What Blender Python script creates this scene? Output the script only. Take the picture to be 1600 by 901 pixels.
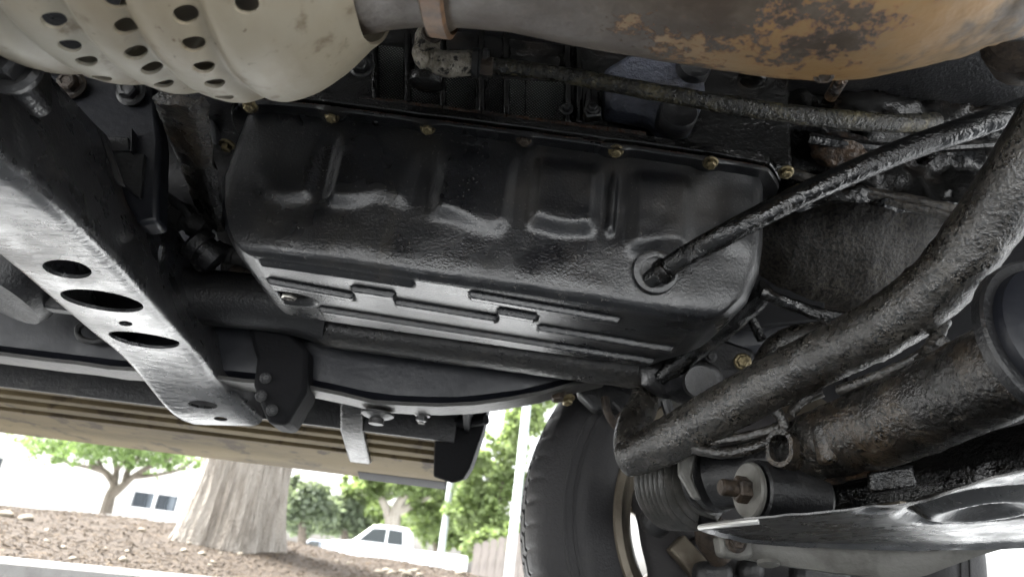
import bpy, bmesh, math, random
from mathutils import Vector, Matrix, noise
from math import sin, cos, pi, radians as R
random.seed(7)
SC = bpy.context.scene
for o in list(bpy.data.objects): bpy.data.objects.remove(o)

# ------------------------------------------------------------------ camera
PITCH, ROLL, FPX = R(22.8), R(7.0), 1110.0
CAM = Vector((0, 0, .2))
FW = Vector((0, cos(PITCH), sin(PITCH)))
U0 = Vector((0, -sin(PITCH), cos(PITCH)))
R0 = Vector((1, 0, 0))
CR = R0*cos(ROLL) + U0*sin(ROLL)
CU = -R0*sin(ROLL) + U0*cos(ROLL)
cam = bpy.data.cameras.new('camera')
cam.sensor_width = 36; cam.lens = 36*FPX/1600
cam.clip_start = .01; cam.clip_end = 2000
cam.dof.use_dof = True; cam.dof.focus_distance = .66; cam.dof.aperture_fstop = 8.0
camo = bpy.data.objects.new('camera', cam)
SC.collection.objects.link(camo)
m = Matrix((CR, CU, -FW)).transposed().to_4x4(); m.translation = CAM
camo.matrix_world = m
SC.camera = camo

# ------------------------------------------------------------------ sky, sun, exposure
SUN_EL, SUN_AZ = R(54), R(-72)           # bright overcast noon, high sun behind thin cloud
w = bpy.data.worlds.new('World'); SC.world = w; w.use_nodes = True
nt = w.node_tree; nt.nodes.clear()
sky = nt.nodes.new('ShaderNodeTexSky'); sky.sky_type = 'NISHITA'; sky.sun_disc = False
sky.sun_elevation = SUN_EL; sky.sun_rotation = SUN_AZ; sky.dust_density = 6; sky.ozone_density = .6; sky.air_density = 1.2
hs = nt.nodes.new('ShaderNodeHueSaturation'); hs.inputs['Saturation'].default_value = .22
bg = nt.nodes.new('ShaderNodeBackground'); bg.inputs['Strength'].default_value = .15
out = nt.nodes.new('ShaderNodeOutputWorld')
nt.links.new(sky.outputs[0], hs.inputs['Color']); nt.links.new(hs.outputs[0], bg.inputs[0]); nt.links.new(bg.outputs[0], out.inputs[0])
sl = bpy.data.lights.new('sun', 'SUN'); sl.energy = 3.4; sl.angle = R(14); sl.color = (1, .98, .95)
so = bpy.data.objects.new('sun', sl); SC.collection.objects.link(so)
sd = Vector((sin(SUN_AZ)*cos(SUN_EL), cos(SUN_AZ)*cos(SUN_EL), sin(SUN_EL)))
so.rotation_euler = sd.to_track_quat('Z', 'Y').to_euler()
vs = SC.view_settings; vs.view_transform = 'Standard'; vs.look = 'None'; vs.gamma = 1; vs.exposure = 2.6; vs.use_curve_mapping = False
SC.render.engine = 'CYCLES'
SC.cycles.max_bounces = 8; SC.cycles.diffuse_bounces = 5; SC.cycles.glossy_bounces = 4

# ------------------------------------------------------------------ layout helpers (photo direction -> place)
def ray(x, y): return FW + CR*((x-800)/FPX) - CU*((y-450.5)/FPX)
def at(x, y, Y): d = ray(x, y); return CAM + d*(Y/d.y)
def atz(x, y, z): d = ray(x, y); return CAM + d*((z-CAM.z)/d.z)
def lerp(a, b, t): return a + (b-a)*t
def sstep(a, b, x):
    if a == b: return 1.0 if x > a else 0.0
    t = min(1, max(0, (x-a)/(b-a))); return t*t*(3-2*t)
def interp(tab, x):
    if x <= tab[0][0]: return tab[0][1]
    for (a, u), (b, v) in zip(tab, tab[1:]):
        if x <= b: return u + (v-u)*(x-a)/(b-a)
    return tab[-1][1]
def fbm(p, s, o=3): return noise.fractal(Vector(p)*s, 1.0, 2.0, o)

# ------------------------------------------------------------------ materials
MATS = {}
def mat(name, base, rough=.5, metal=0., layers=(), bump=(), rvar=None, coat=0., ior=1.5, patch=0):
    """base colour, then layers (colour, scale, lo, hi, detail, stretch) mixed over it by noise; bump (kind, scale, metres)."""
    m = bpy.data.materials.new(name); m.use_nodes = True
    n = m.node_tree.nodes; L = m.node_tree.links
    b = n['Principled BSDF']
    b.inputs['Roughness'].default_value = rough; b.inputs['Metallic'].default_value = metal
    b.inputs['IOR'].default_value = ior
    b.inputs['Coat Weight'].default_value = coat; b.inputs['Coat Roughness'].default_value = .12
    tc = n.new('ShaderNodeTexCoord')
    col = None
    def tex(kind, scale, detail=3, stretch=None):
        src = tc.outputs['Object']
        if stretch:
            mp = n.new('ShaderNodeMapping'); mp.inputs['Scale'].default_value = stretch
            L.new(src, mp.inputs[0]); src = mp.outputs[0]
        if kind == 'noise':
            t = n.new('ShaderNodeTexNoise'); t.inputs['Detail'].default_value = detail; t.inputs['Roughness'].default_value = .6
            t.inputs['Scale'].default_value = scale; L.new(src, t.inputs['Vector']); return t.outputs[0]
        t = n.new('ShaderNodeTexVoronoi'); t.inputs['Scale'].default_value = scale
        if kind == 'cells': t.feature = 'F1'
        if kind == 'drops': t.feature = 'SMOOTH_F1'
        L.new(src, t.inputs['Vector']); return t.outputs['Distance']
    def ramp(src, lo, hi):
        r = n.new('ShaderNodeMapRange'); r.inputs['From Min'].default_value = lo; r.inputs['From Max'].default_value = hi
        r.interpolation_type = 'SMOOTHSTEP'; L.new(src, r.inputs['Value']); return r.outputs['Result']
    m['lastfac'] = 0
    prev = tuple(base)+(1,)
    prevs = None
    for ly in layers:
        c, s, lo, hi = ly[:4]; det = ly[4] if len(ly) > 4 else 4; stx = ly[5] if len(ly) > 5 else None
        f = ramp(tex('noise', s, det, stx), lo, hi)
        mx = n.new('ShaderNodeMix'); mx.data_type = 'RGBA'
        L.new(f, mx.inputs['Factor'])
        if prevs is None: mx.inputs['A'].default_value = prev
        else: L.new(prevs, mx.inputs['A'])
        mx.inputs['B'].default_value = tuple(c)+(1,)
        prevs = mx.outputs['Result']
    if prevs is None: b.inputs['Base Color'].default_value = prev
    else: L.new(prevs, b.inputs['Base Color'])
    if rvar:
        s, lo, hi = rvar
        r = n.new('ShaderNodeMapRange'); r.inputs['From Min'].default_value = .3; r.inputs['From Max'].default_value = .7
        r.inputs['To Min'].default_value = lo; r.inputs['To Max'].default_value = hi
        L.new(tex('noise', s, 4), r.inputs['Value']); L.new(r.outputs['Result'], b.inputs['Roughness'])
    nrm = None
    for bp in bump:
        kind, s, dist = bp[:3]; stx = bp[3] if len(bp) > 3 else None
        bn = n.new('ShaderNodeBump'); bn.inputs['Distance'].default_value = dist; bn.inputs['Strength'].default_value = 1
        L.new(tex(kind, s, 3, stx), bn.inputs['Height'])
        if s > 150 and patch:
            pr_ = n.new('ShaderNodeMapRange'); pr_.inputs['From Min'].default_value = .38; pr_.inputs['From Max'].default_value = .62; pr_.inputs['To Min'].default_value = .12
            L.new(tex('noise', patch, 3), pr_.inputs['Value']); L.new(pr_.outputs['Result'], bn.inputs['Strength'])
        if nrm is not None: L.new(nrm, bn.inputs['Normal'])
        nrm = bn.outputs[0]
    if nrm is not None: L.new(nrm, b.inputs['Normal'])
    MATS[name] = m
    return m
def nodes_of(m): return m.node_tree.nodes, m.node_tree.links, m.node_tree.nodes['Principled BSDF']

PAN = mat('pan_paint', (.0035, .004, .0055), .3, layers=[((.011, .0105, .010), 20, .45, .8), ((.018, .016, .014), 28, .58, .72, 4, (1, 1, .12)), ((.030, .027, .024), 7, .56, .74), ((.06, .057, .052), 330, .68, .74, 1)], bump=[('noise', 400, .00045), ('noise', 60, .0002)], rvar=(9, .20, .40), ior=1.66)
OIL = mat('oily_black', (.004, .004, .004), .16, layers=[((.014, .011, .008), 45, .5, .75)], bump=[('noise', 330, .0016), ('noise', 60, .0035)], rvar=(80, .07, .2), ior=1.6, patch=22)
OILK = mat('black_oil', (.0025, .0024, .0022), .12, layers=[((.010, .007, .005), 30, .52, .75)], bump=[('noise', 240, .0016), ('noise', 50, .003)], rvar=(60, .08, .2), ior=1.4, patch=16)
ARM = mat('control_arm_steel', (.012, .012, .012), .3, layers=[((.045, .042, .038), 24, .45, .75), ((.003, .003, .003), 260, .58, .66), ((.14, .13, .12), 300, .70, .76, 1)], bump=[('noise', 420, .0004), ('noise', 60, .0006)], rvar=(26, .16, .42), ior=1.9, patch=20)
OILB = mat('oily_brown', (.012, .0105, .009), .25, layers=[((.052, .037, .023), 16, .44, .66), ((.085, .075, .062), 90, .58, .70), ((.003, .003, .002), 300, .52, .60, 2)], bump=[('noise', 300, .0018), ('noise', 70, .0016)], rvar=(40, .14, .40), ior=1.75)
SWAY = mat('wet_grime_bar', (0.0360, 0.0324, 0.0276), .3, layers=[((0.0600, 0.0528, 0.0432), 40, .42, .68), ((0.0132, 0.0102, 0.0072), 9, .48, .66), ((0.0018, 0.0018, 0.0012), 300, .52, .58, 2)], bump=[('noise', 300, .0015), ('noise', 90, .0008)], rvar=(60, .18, .42), ior=1.8)
CAST = mat('dirty_casting', (0.0225, 0.0188, 0.0142), .55, layers=[((0.0488, 0.0413, 0.0323), 18, .42, .7), ((0.0045, 0.0037, 0.0030), 260, .48, .58, 2)], bump=[('noise', 260, .0018), ('noise', 24, .005)], ior=1.45)
DARK = mat('dark_steel', (.008, .008, .009), .36, layers=[((.022, .021, .020), 25, .5, .8)], bump=[('noise', 300, .0010)], rvar=(30, .26, .5), ior=1.6)
TUBE = mat('grimy_tube', (.012, .011, .010), .4, layers=[((.030, .026, .021), 26, .48, .7), ((.004, .004, .003), 180, .54, .62)], bump=[('noise', 180, .0014)], rvar=(30, .2, .5), ior=1.6)
NAVY = mat('frame_paint', (.008, .009, .013), .45, layers=[((.022, .022, .024), 12, .5, .85)], bump=[('noise', 90, .0006)], rvar=(16, .34, .55))
GREYD = mat('dusty_grey', (0.0195, 0.0195, 0.0203), .45, layers=[((0.0413, 0.0390, 0.0368), 20, .45, .8)], bump=[('noise', 200, .0012)])
LIP = mat('dusty_lip', (0.0330, 0.0316, 0.0289), .5, layers=[((0.0165, 0.0152, 0.0138), 20, .45, .8)], bump=[('noise', 160, .0010)])
XMEM = mat('crossmember_paint', (0.0252, 0.0252, 0.0270), .28, layers=[((0.0390, 0.0390, 0.0378), 30, .45, .8), ((0.0840, 0.0840, 0.0810), 330, .66, .74, 1), ((0.0060, 0.0060, 0.0060), 240, .64, .70, 1), ((0.0420, 0.0312, 0.0216), 10, .6, .74)], bump=[('noise', 330, .0004), ('noise', 70, .0003), ('noise', 155, .0016, (.25, 1, 1))], rvar=(18, .16, .40), ior=2.1, patch=9)
BOLT = mat('zinc_bolt', (.22, .18, .10), .34, .7, layers=[((.04, .03, .018), 90, .48, .66)], bump=[('noise', 300, .001)])
RUSTB = mat('brown_bolt', (.05, .036, .025), .5, .2, layers=[((.018, .013, .010), 100, .45, .65)], bump=[('noise', 220, .0018)])
CREAM = mat('cream_shield_metal', (0.2854, 0.2473, 0.1783), .46, .0, layers=[((0.1902, 0.1498, 0.0975), 6, .46, .72, 6, (1, .4, .4)), ((0.2235, 0.1855, 0.1284), 14, .42, .75), ((0.3139, 0.2877, 0.2283), 5, .45, .7), ((0.0951, 0.0666, 0.0380), 110, .66, .74), ((0.1569, 0.1237, 0.0809), 45, .56, .72)], bump=[('noise', 30, .0008), ('noise', 200, .0002)], rvar=(12, .36, .56))
ALU = mat('grimy_aluminium', (0.2880, 0.2640, 0.2160), .4, .2, layers=[((0.1360, 0.1160, 0.0840), 50, .44, .62), ((0.0160, 0.0144, 0.0112), 120, .52, .62)], bump=[('noise', 200, .003)])
PALE = mat('pale_dusty_metal', (0.1540, 0.1505, 0.1365), .45, .1, layers=[((0.0910, 0.0875, 0.0770), 25, .45, .7)], bump=[('noise', 120, .0008)])
RUB = mat('tyre_rubber', (.016, .015, .016), .58, layers=[((.034, .032, .031), 9, .45, .75)], bump=[('noise', 300, .0008)])
BOOT = mat('boot_rubber', (0.0450, 0.0428, 0.0375), .36, layers=[((0.0825, 0.0750, 0.0675), 40, .45, .7)], bump=[('noise', 240, .0006)], ior=1.6)
RIM = mat('dusty_rim', (0.1680, 0.1435, 0.1085), .38, .35, layers=[((0.0910, 0.0735, 0.0525), 18, .45, .7)], bump=[('noise', 100, .0006)])
BEIGE = mat('running_board_alloy', (0.0771, 0.0578, 0.0275), .8, 0, layers=[((0.0468, 0.0342, 0.0154), 9, .40, .62, 6, (.25, 1, 1)), ((0.0275, 0.0187, 0.0088), 22, .54, .66, 6)], bump=[('noise', 90, .0006)], ior=1.3)
PLAS = mat('black_plastic', (.005, .005, .006), .75, bump=[('noise', 200, .0006)], ior=1.3)
SEAL = mat('rusty_gasket', (.06, .032, .02), .4, layers=[((.01, .008, .006), 120, .42, .6)], bump=[('noise', 300, .0025)], rvar=(120, .15, .5))
WHITEM = mat('bright_edge', (.55, .55, .53), .35, .5)

# mesh plates of the block: a fine woven grid in relief
MESH = mat('woven_cover', (.010, .010, .011), .35)
n, L, b = nodes_of(MESH)
tc = n.new('ShaderNodeTexCoord'); sx = n.new('ShaderNodeSeparateXYZ'); L.new(tc.outputs['Object'], sx.inputs[0])
def sinw(sock, k):
    a = n.new('ShaderNodeMath'); a.operation = 'MULTIPLY'; a.inputs[1].default_value = k; L.new(sock, a.inputs[0])
    s = n.new('ShaderNodeMath'); s.operation = 'SINE'; L.new(a.outputs[0], s.inputs[0]); return s.outputs[0]
mm = n.new('ShaderNodeMath'); mm.operation = 'MULTIPLY'
L.new(sinw(sx.outputs['X'], 2*pi/.0036), mm.inputs[0]); L.new(sinw(sx.outputs['Z'], 2*pi/.0036), mm.inputs[1])
bn = n.new('ShaderNodeBump'); bn.inputs['Distance'].default_value = .0012; L.new(mm.outputs[0], bn.inputs['Height']); L.new(bn.outputs[0], b.inputs['Normal'])
rr = n.new('ShaderNodeMapRange'); rr.inputs['From Min'].default_value = .3; rr.inputs['From Max'].default_value = .95
L.new(mm.outputs[0], rr.inputs['Value'])
mx = n.new('ShaderNodeMix'); mx.data_type = 'RGBA'; mx.inputs['A'].default_value = (.008, .008, .009, 1); mx.inputs['B'].default_value = (.5, .5, .47, 1)  # raised dots coloured pale to stand in for missing light
L.new(rr.outputs[0], mx.inputs['Factor']); L.new(mx.outputs['Result'], b.inputs['Base Color'])

# peeling exhaust cover: brown-grey scale at one end, bare tan metal at the other
PEEL = mat('peeling_exhaust_cover', (.5, .3, .14), .5, .0, bump=[('noise', 60, .0012)], rvar=(20, .4, .62))
n, L, b = nodes_of(PEEL)
tc = n.new('ShaderNodeTexCoord'); sx = n.new('ShaderNodeSeparateXYZ'); L.new(tc.outputs['Object'], sx.inputs[0])
def nz(scale, det=6, rough=.62):
    t = n.new('ShaderNodeTexNoise'); t.inputs['Scale'].default_value = scale; t.inputs['Detail'].default_value = det; t.inputs['Roughness'].default_value = rough
    L.new(tc.outputs['Object'], t.inputs['Vector']); return t.outputs[0]
def math_(op, a, bv):
    x = n.new('ShaderNodeMath'); x.operation = op
    for i, s in enumerate((a, bv)):
        if isinstance(s, (int, float)): x.inputs[i].default_value = s
        else: L.new(s, x.inputs[i])
    return x.outputs[0]
def mrange(s, lo, hi):
    r = n.new('ShaderNodeMapRange'); r.inputs['From Min'].default_value = lo; r.inputs['From Max'].default_value = hi; r.interpolation_type = 'SMOOTHSTEP'
    L.new(s, r.inputs['Value']); return r.outputs[0]
def mixc(f, a, c):
    x = n.new('ShaderNodeMix'); x.data_type = 'RGBA'; L.new(f, x.inputs['Factor'])
    for k, s in (('A', a), ('B', c)):
        if isinstance(s, tuple): x.inputs[k].default_value = s+(1,)
        else: L.new(s, x.inputs[k])
    return x.outputs['Result']
tan_ = mixc(mrange(nz(9), .4, .7), (.255, .148, .056), (.21, .14, .068))
scale_ = mixc(mrange(nz(30), .4, .65), (.050, .034, .022), (.092, .072, .052))
grn = mixc(mrange(nz(26), .50, .62), tan_, (.17, .135, .095))
# x in object space runs along the pipe; more scale to -x, soot at far +x
g1 = math_('ADD', math_('ADD', math_('MULTIPLY', nz(13, 6, .6), .5), math_('MULTIPLY', nz(85, 10, .78), .5)), math_('MULTIPLY', sx.outputs['X'], 1.2))
f1 = mrange(g1, .548, .568)            # 1 = bare tan
soot = mrange(math_('ADD', nz(22, 6), math_('MULTIPLY', sx.outputs['X'], 2.2)), .88, 1.05)
bnp = n.new('ShaderNodeBump'); bnp.inputs['Distance'].default_value = .0022; bnp.invert = True; L.new(f1, bnp.inputs['Height'])
pb = b.inputs['Normal'].links[0].from_socket; L.new(pb, bnp.inputs['Normal']); L.new(bnp.outputs[0], b.inputs['Normal'])
halo = mrange(g1, .598, .548); tan2 = mixc(halo, tan_, (.23, .095, .03))
c1 = mixc(f1, scale_, tan2)
c2 = mixc(soot, c1, (.065, .048, .032))
spots = mrange(nz(120, 2), .70, .74)
c3 = mixc(spots, c2, (.09, .05, .028))
L.new(c3, b.inputs['Base Color'])

# ------------------------------------------------------------------ mesh helpers
WLOC = {}
class MB:
    def __init__(s): s.v = []; s.f = []
    def add(s, vs, fs):
        k = len(s.v); s.v += [tuple(p) for p in vs]; s.f += [tuple(i+k for i in f) for f in fs]; return s
    def box(s, c, size, rot=None):
        c = Vector(c); sx_, sy_, sz_ = (x/2 for x in size)
        vs = [Vector((x, y, z)) for z in (-sz_, sz_) for y in (-sy_, sy_) for x in (-sx_, sx_)]
        if rot is not None: vs = [rot @ v for v in vs]
        return s.add([v+c for v in vs], [(0, 2, 3, 1), (4, 5, 7, 6), (0, 1, 5, 4), (2, 6, 7, 3), (0, 4, 6, 2), (1, 3, 7, 5)])
    def prism(s, pts, dv):
        """pts: polygon (list of Vectors); dv: extrusion vector"""
        k = len(pts); dv = Vector(dv)
        vs = list(pts)+[p+dv for p in pts]
        fs = [tuple(range(k)), tuple(range(2*k-1, k-1, -1))]
        for i in range(k): j = (i+1) % k; fs.append((i, i+k, j+k, j))
        return s.add(vs, fs)
    def grid(s, rows, cu=False, cv=False):
        k = len(s.v); nr = len(rows); nc = len(rows[0])
        for r in rows: s.v += [tuple(p) for p in r]
        for i in range(nr if cu else nr-1):
            for j in range(nc if cv else nc-1):
                a = k+i*nc+j; b_ = k+i*nc+(j+1) % nc; c = k+((i+1) % nr)*nc+(j+1) % nc; d = k+((i+1) % nr)*nc+j
                s.f.append((a, b_, c, d))
        return s
    def sheet(s, rows, th):
        """a closed shell of thickness th behind a grid of points (offset along grid normals)"""
        nr, nc = len(rows), len(rows[0])
        rows = [[Vector(p) for p in r] for r in rows]
        back = []
        for i in range(nr):
            rb = []
            for j in range(nc):
                du = rows[min(i+1, nr-1)][j]-rows[max(i-1, 0)][j]; dv = rows[i][min(j+1, nc-1)]-rows[i][max(j-1, 0)]
                nn = du.cross(dv)
                nn = nn.normalized() if nn.length > 1e-12 else Vector((0, 0, 1))
                rb.append(rows[i][j]+nn*th)
            back.append(rb)
        k = len(s.v)
        s.grid(rows); kb = len(s.v)
        for r in back: s.v += [tuple(p) for p in r]
        for i in range(nr-1):
            for j in range(nc-1):
                a = kb+i*nc+j; s.f.append((a, a+nc, a+nc+1, a+1))
        per = [(0, j) for j in range(nc)]+[(i, nc-1) for i in range(1, nr)]+[(nr-1, j) for j in range(nc-2, -1, -1)]+[(i, 0) for i in range(nr-2, 0, -1)]
        for q in range(len(per)):
            a = per[q]; c = per[(q+1) % len(per)]
            ia = a[0]*nc+a[1]; ic = c[0]*nc+c[1]
            s.f.append((k+ic, k+ia, kb+ia, kb+ic))
        return s
    def tube(s, path, rad, seg=16, sub=8, disp=None, caps=True, flat=1.0, smooth=True):
        path = [Vector(p) for p in path]
        rads = [rad]*len(path) if isinstance(rad, (int, float)) else list(rad)
        P, Q = [], []
        if smooth and len(path) > 2:
            for i in range(len(path)-1):
                p0 = path[max(i-1, 0)]; p1 = path[i]; p2 = path[i+1]; p3 = path[min(i+2, len(path)-1)]
                for k in range(sub):
                    t = k/sub
                    P.append(.5*((2*p1)+(p2-p0)*t+(2*p0-5*p1+4*p2-p3)*t*t+(3*p1-p0-3*p2+p3)*t**3)); Q.append(lerp(rads[i], rads[i+1], t))
            P.append(path[-1]); Q.append(rads[-1])
        elif smooth:
            for k in range(sub+1): P.append(path[0].lerp(path[1], k/sub)); Q.append(lerp(rads[0], rads[1], k/sub))
        else: P, Q = path, rads
        T = [(P[min(i+1, len(P)-1)]-P[max(i-1, 0)]).normalized() for i in range(len(P))]
        up = Vector((0, 0, 1)) if abs(T[0].z) < .9 else Vector((1, 0, 0))
        nx_ = (up - T[0]*up.dot(T[0])).normalized()
        rows = []
        for i in range(len(P)):
            nx_ = (nx_-T[i]*nx_.dot(T[i])).normalized(); by = T[i].cross(nx_)
            row = []
            for k in range(seg):
                a = 2*pi*k/seg; d = nx_*cos(a)*flat+by*sin(a)
                r_ = Q[i]; p = P[i]+d*r_
                if disp: p = P[i]+d*(r_+disp(p))
                row.append(p)
            rows.append(row)
        k0 = len(s.v); s.grid(rows, cv=True)
        if caps:
            s.f.append(tuple(k0+seg-1-i for i in range(seg))); e = k0+(len(rows)-1)*seg; s.f.append(tuple(e+i for i in range(seg)))
        return s
    def lathe(s, prof, org, ax, seg=32, fn=None, closed=False, ang0=0):
        org = Vector(org); ax = Vector(ax).normalized()
        up = Vector((0, 0, 1)) if abs(ax.z) < .9 else Vector((1, 0, 0))
        u = (up-ax*up.dot(ax)).normalized(); v = ax.cross(u)
        rows = []
        for (r_, h) in prof:
            row = []
            for k in range(seg):
                a = 2*pi*k/seg+ang0; rr_ = r_ if fn is None else fn(r_, h, a)
                row.append(org+ax*h+(u*cos(a)+v*sin(a))*rr_)
            rows.append(row)
        k0 = len(s.v); s.grid(rows, cv=True, cu=closed)
        if not closed:
            if prof[0][0] > 1e-6: s.f.append(tuple(k0+seg-1-i for i in range(seg)))
            if prof[-1][0] > 1e-6: e = k0+(len(rows)-1)*seg; s.f.append(tuple(e+i for i in range(seg)))
        return s
    def build(s, name, material, parent=None, smooth=35, bevel=0, bseg=2, label=None, origin=None, kind=None, cutters=None, rough=None, weld=False):
        vs = [Vector(p) for p in s.v]
        lo = Vector(min(p[i] for p in vs) for i in range(3)); hi = Vector(max(p[i] for p in vs) for i in range(3))
        c = Vector(origin) if origin is not None else (lo+hi)/2
        if parent is None and origin is None: c.z = lo.z
        me = bpy.data.meshes.new(name)
        me.from_pydata([tuple(p-c) for p in vs], [], s.f)
        bm = bmesh.new(); bm.from_mesh(me)
        if weld: bmesh.ops.remove_doubles(bm, verts=bm.verts, dist=1e-5)
        bmesh.ops.recalc_face_normals(bm, faces=bm.faces)
        bm.to_mesh(me); bm.free()
        ob = bpy.data.objects.new(name, me)
        SC.collection.objects.link(ob)
        if cutters:
            tmp = []
            for cb in cutters:
                cm = bpy.data.meshes.new('cut'); cm.from_pydata([tuple(Vector(p)-c) for p in cb.v], [], cb.f)
                b2 = bmesh.new(); b2.from_mesh(cm); bmesh.ops.recalc_face_normals(b2, faces=b2.faces); b2.to_mesh(cm); b2.free()
                co = bpy.data.objects.new('cut', cm); SC.collection.objects.link(co); tmp.append(co)
                md = ob.modifiers.new('cut', 'BOOLEAN'); md.object = co; md.solver = 'EXACT'; md.operation = 'DIFFERENCE'
            bpy.context.view_layer.update()
            dg = bpy.context.evaluated_depsgraph_get()
            nm = bpy.data.meshes.new_from_object(ob.evaluated_get(dg))
            ob.modifiers.clear(); old = ob.data; ob.data = nm; bpy.data.meshes.remove(old); nm.name = name; me = nm
            for co in tmp: bpy.data.objects.remove(co)
        me.materials.clear(); me.materials.append(material)
        if smooth:
            me.shade_smooth(); me.set_sharp_from_angle(angle=R(smooth))
        if bevel:
            md = ob.modifiers.new('bevel', 'BEVEL'); md.width = bevel; md.segments = bseg; md.limit_method = 'ANGLE'; md.angle_limit = R(30); md.harden_normals = False
        WLOC[ob.name] = c
        if parent is not None:
            ob.parent = parent; ob.location = c-WLOC[parent.name]
        else: ob.location = c
        if label: ob['label'] = label
        if kind: ob['kind'] = kind
        return ob
def tag(o, label=None, cat=None, group=None, kind=None):
    if label: o['label'] = label
    if cat: o['category'] = cat
    if group: o['group'] = group
    if kind: o['kind'] = kind
    return o
def empty(name, loc, label, cat, group=None):
    o = bpy.data.objects.new(name, None); SC.collection.objects.link(o); o.location = loc; WLOC[o.name] = Vector(loc)
    return tag(o, label, cat, group)
def dup(o, parent, wloc, direction=None, roll=0, scale=1, label=None):
    """a copy of one part that shares its mesh, placed at wloc with its local z along direction"""
    c = o.copy(); SC.collection.objects.link(c); c.parent = parent; WLOC[c.name] = Vector(wloc)
    c.location = Vector(wloc)-WLOC[parent.name]; orient(c, direction, roll); c.scale = (scale,)*3
    for k in ('label',):
        if k in c: del c[k]
    if label: c['label'] = label
    return c
def orient(o, d, roll=0):
    if d is not None:
        q = Vector(d).to_track_quat('Z', 'Y'); o.rotation_euler = (q.to_matrix() @ Matrix.Rotation(roll, 3, 'Z')).to_euler()
PROTO = {}
def bolt(kind, parent, wloc, d, scale=1, roll=0, label=None, name='bolt'):
    """hex head on a round washer flange, axis local z"""
    key = (kind,)
    if key in PROTO:
        c = dup(PROTO[key], parent, wloc, d, roll, scale, label); c.name = name; WLOC[c.name] = Vector(wloc); return c
    mb = MB()
    mb.lathe([(.0085, -.002), (.0092, -.0005), (.0092, .0007), (.0075, .0018)], (0, 0, 0), (0, 0, 1), 20)
    mb.lathe([(.0063, .0012), (.0063, .0062), (.0052, .0072), (.0032, .0074), (.0028, .0066)], (0, 0, 0), (0, 0, 1), 6)
    o = mb.build(name, {'zinc': BOLT, 'brown': RUSTB, 'dark': DARK}[kind], parent, smooth=25, origin=(0, 0, 0))
    o.location = Vector(wloc)-WLOC[parent.name]; orient(o, d, roll); o.scale = (scale,)*3; PROTO[key] = o
    if label: o['label'] = label
    return o
def plate(px, Y, th, name, material, parent, bevel=.002, label=None, dv=None):
    return MB().prism([at(x, y, Y) for x, y in px], dv or (0, th, 0)).build(name, material, parent, bevel=bevel, label=label)

# ================================================================== SETTING
ASPH = mat('concrete_drive', (.53, .545, .555), .8, layers=[((.46, .475, .48), 3, .4, .7), ((.37, .375, .375), 60, .6, .75)], bump=[('noise', 90, .003)])
g = MB()
for i in range(1): g.grid([[Vector((x, y, 0)) for x in (-600, 600)] for y in (-600, 600)])
tag(g.build('ground', ASPH, smooth=0, origin=(0, 0, 0)), kind='structure')

KA, KB = atz(0, 868, .13), atz(330, 900, .13)
kd = (KB-KA).normalized(); kn = Vector((kd.y, -kd.x, 0))         # kn points back towards the car
# kerb line: along kd near the tree, bending to run beside the car further on
KERB = [KA-kd*6, KA-kd*2, KA, KB, KB+kd*.35, KB+kd*.7+Vector((.25, 0, 0)), KB+kd*.9+Vector((.8, 0, 0)), KB+kd*1.0+Vector((2.0, 0, 0)), KB+kd*1.0+Vector((9, 0, 0))]
for p in KERB: p.z = 0
CONC = mat('kerb_concrete', (0.1658, 0.1633, 0.1560), .75, layers=[((0.1268, 0.1219, 0.1170), 8, .45, .7), ((0.1170, 0.1072, 0.0926), 60, .62, .74)], bump=[('noise', 120, .002)])
mb = MB(); rows = []
for i, p in enumerate(KERB):
    t = (KERB[min(i+1, len(KERB)-1)]-KERB[max(i-1, 0)]).normalized(); nn = Vector((t.y, -t.x, 0))
    rows.append([p+Vector((0, 0, -.05)), p+Vector((0, 0, .13)), p+nn*.12+Vector((0, 0, .13)), p+nn*.145+Vector((0, 0, .118)), p+nn*.16+Vector((0, 0, -.05))])
mb.grid(rows); tag(mb.build('kerb', CONC, bevel=0), kind='structure')

# mulch bank rising behind the kerb
def kdist(x, y):
    best = 1e9; P = Vector((x, y, 0))
    for a, c in zip(KERB, KERB[1:]):
        t = max(0, min(1, (P-a).dot(c-a)/(c-a).length_squared)); q = a.lerp(c, t); d = (P-q).length
        s_ = (c-a).cross(P-a).z
        if d < abs(best): best = d if s_ > 0 else -d
    return best
CREST = [(-200, 775), (0, 789), (150, 800), (280, 812), (450, 826), (560, 846), (640, 852), (720, 862), (770, 876), (850, 893), (950, 930), (1300, 1000)]
def crestz(x, y):
    # bank height from the skyline the photograph shows, crest some 4.4 m out
    v = Vector((x*4.4/max(y, .3), 4.4, .2))-CAM
    zc = v.dot(FW)
    px = 800+FPX*v.dot(CR)/zc
    return at(px, interp(CREST, px), 4.4).z
def bank(x, y):
    d = kdist(x, y)
    h = crestz(x, y)
    f = sstep(0, 2.6, d)
    z = .115 + (h-.115)*f
    z -= .16*max(0, y-4.6)
    return z + .014*fbm((x, y, 1), 1.6) + .006*fbm((x, y, 4), 7)
MULCH = mat('mulch_soil', (0.0465, 0.0320, 0.0188), .9, layers=[((0.0697, 0.0488, 0.0298), 26, .45, .66), ((0.0232, 0.0152, 0.0089), 60, .55, .7)], bump=[('noise', 60, .02), ('noise', 200, .006)])
rows = []
for j in range(120):
    row = []
    for i in range(130):
        x = -7+12*i/129; y = 1.2+ (j/119)**1.5*9.0
        d = kdist(x, y)
        row.append(Vector((x, y, bank(x, y) if d > 0 else min(.11, .11+d*2))))
    rows.append(row)
tag(MB().grid(rows).build('mulch_bank', MULCH, smooth=80), kind='structure')

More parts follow.
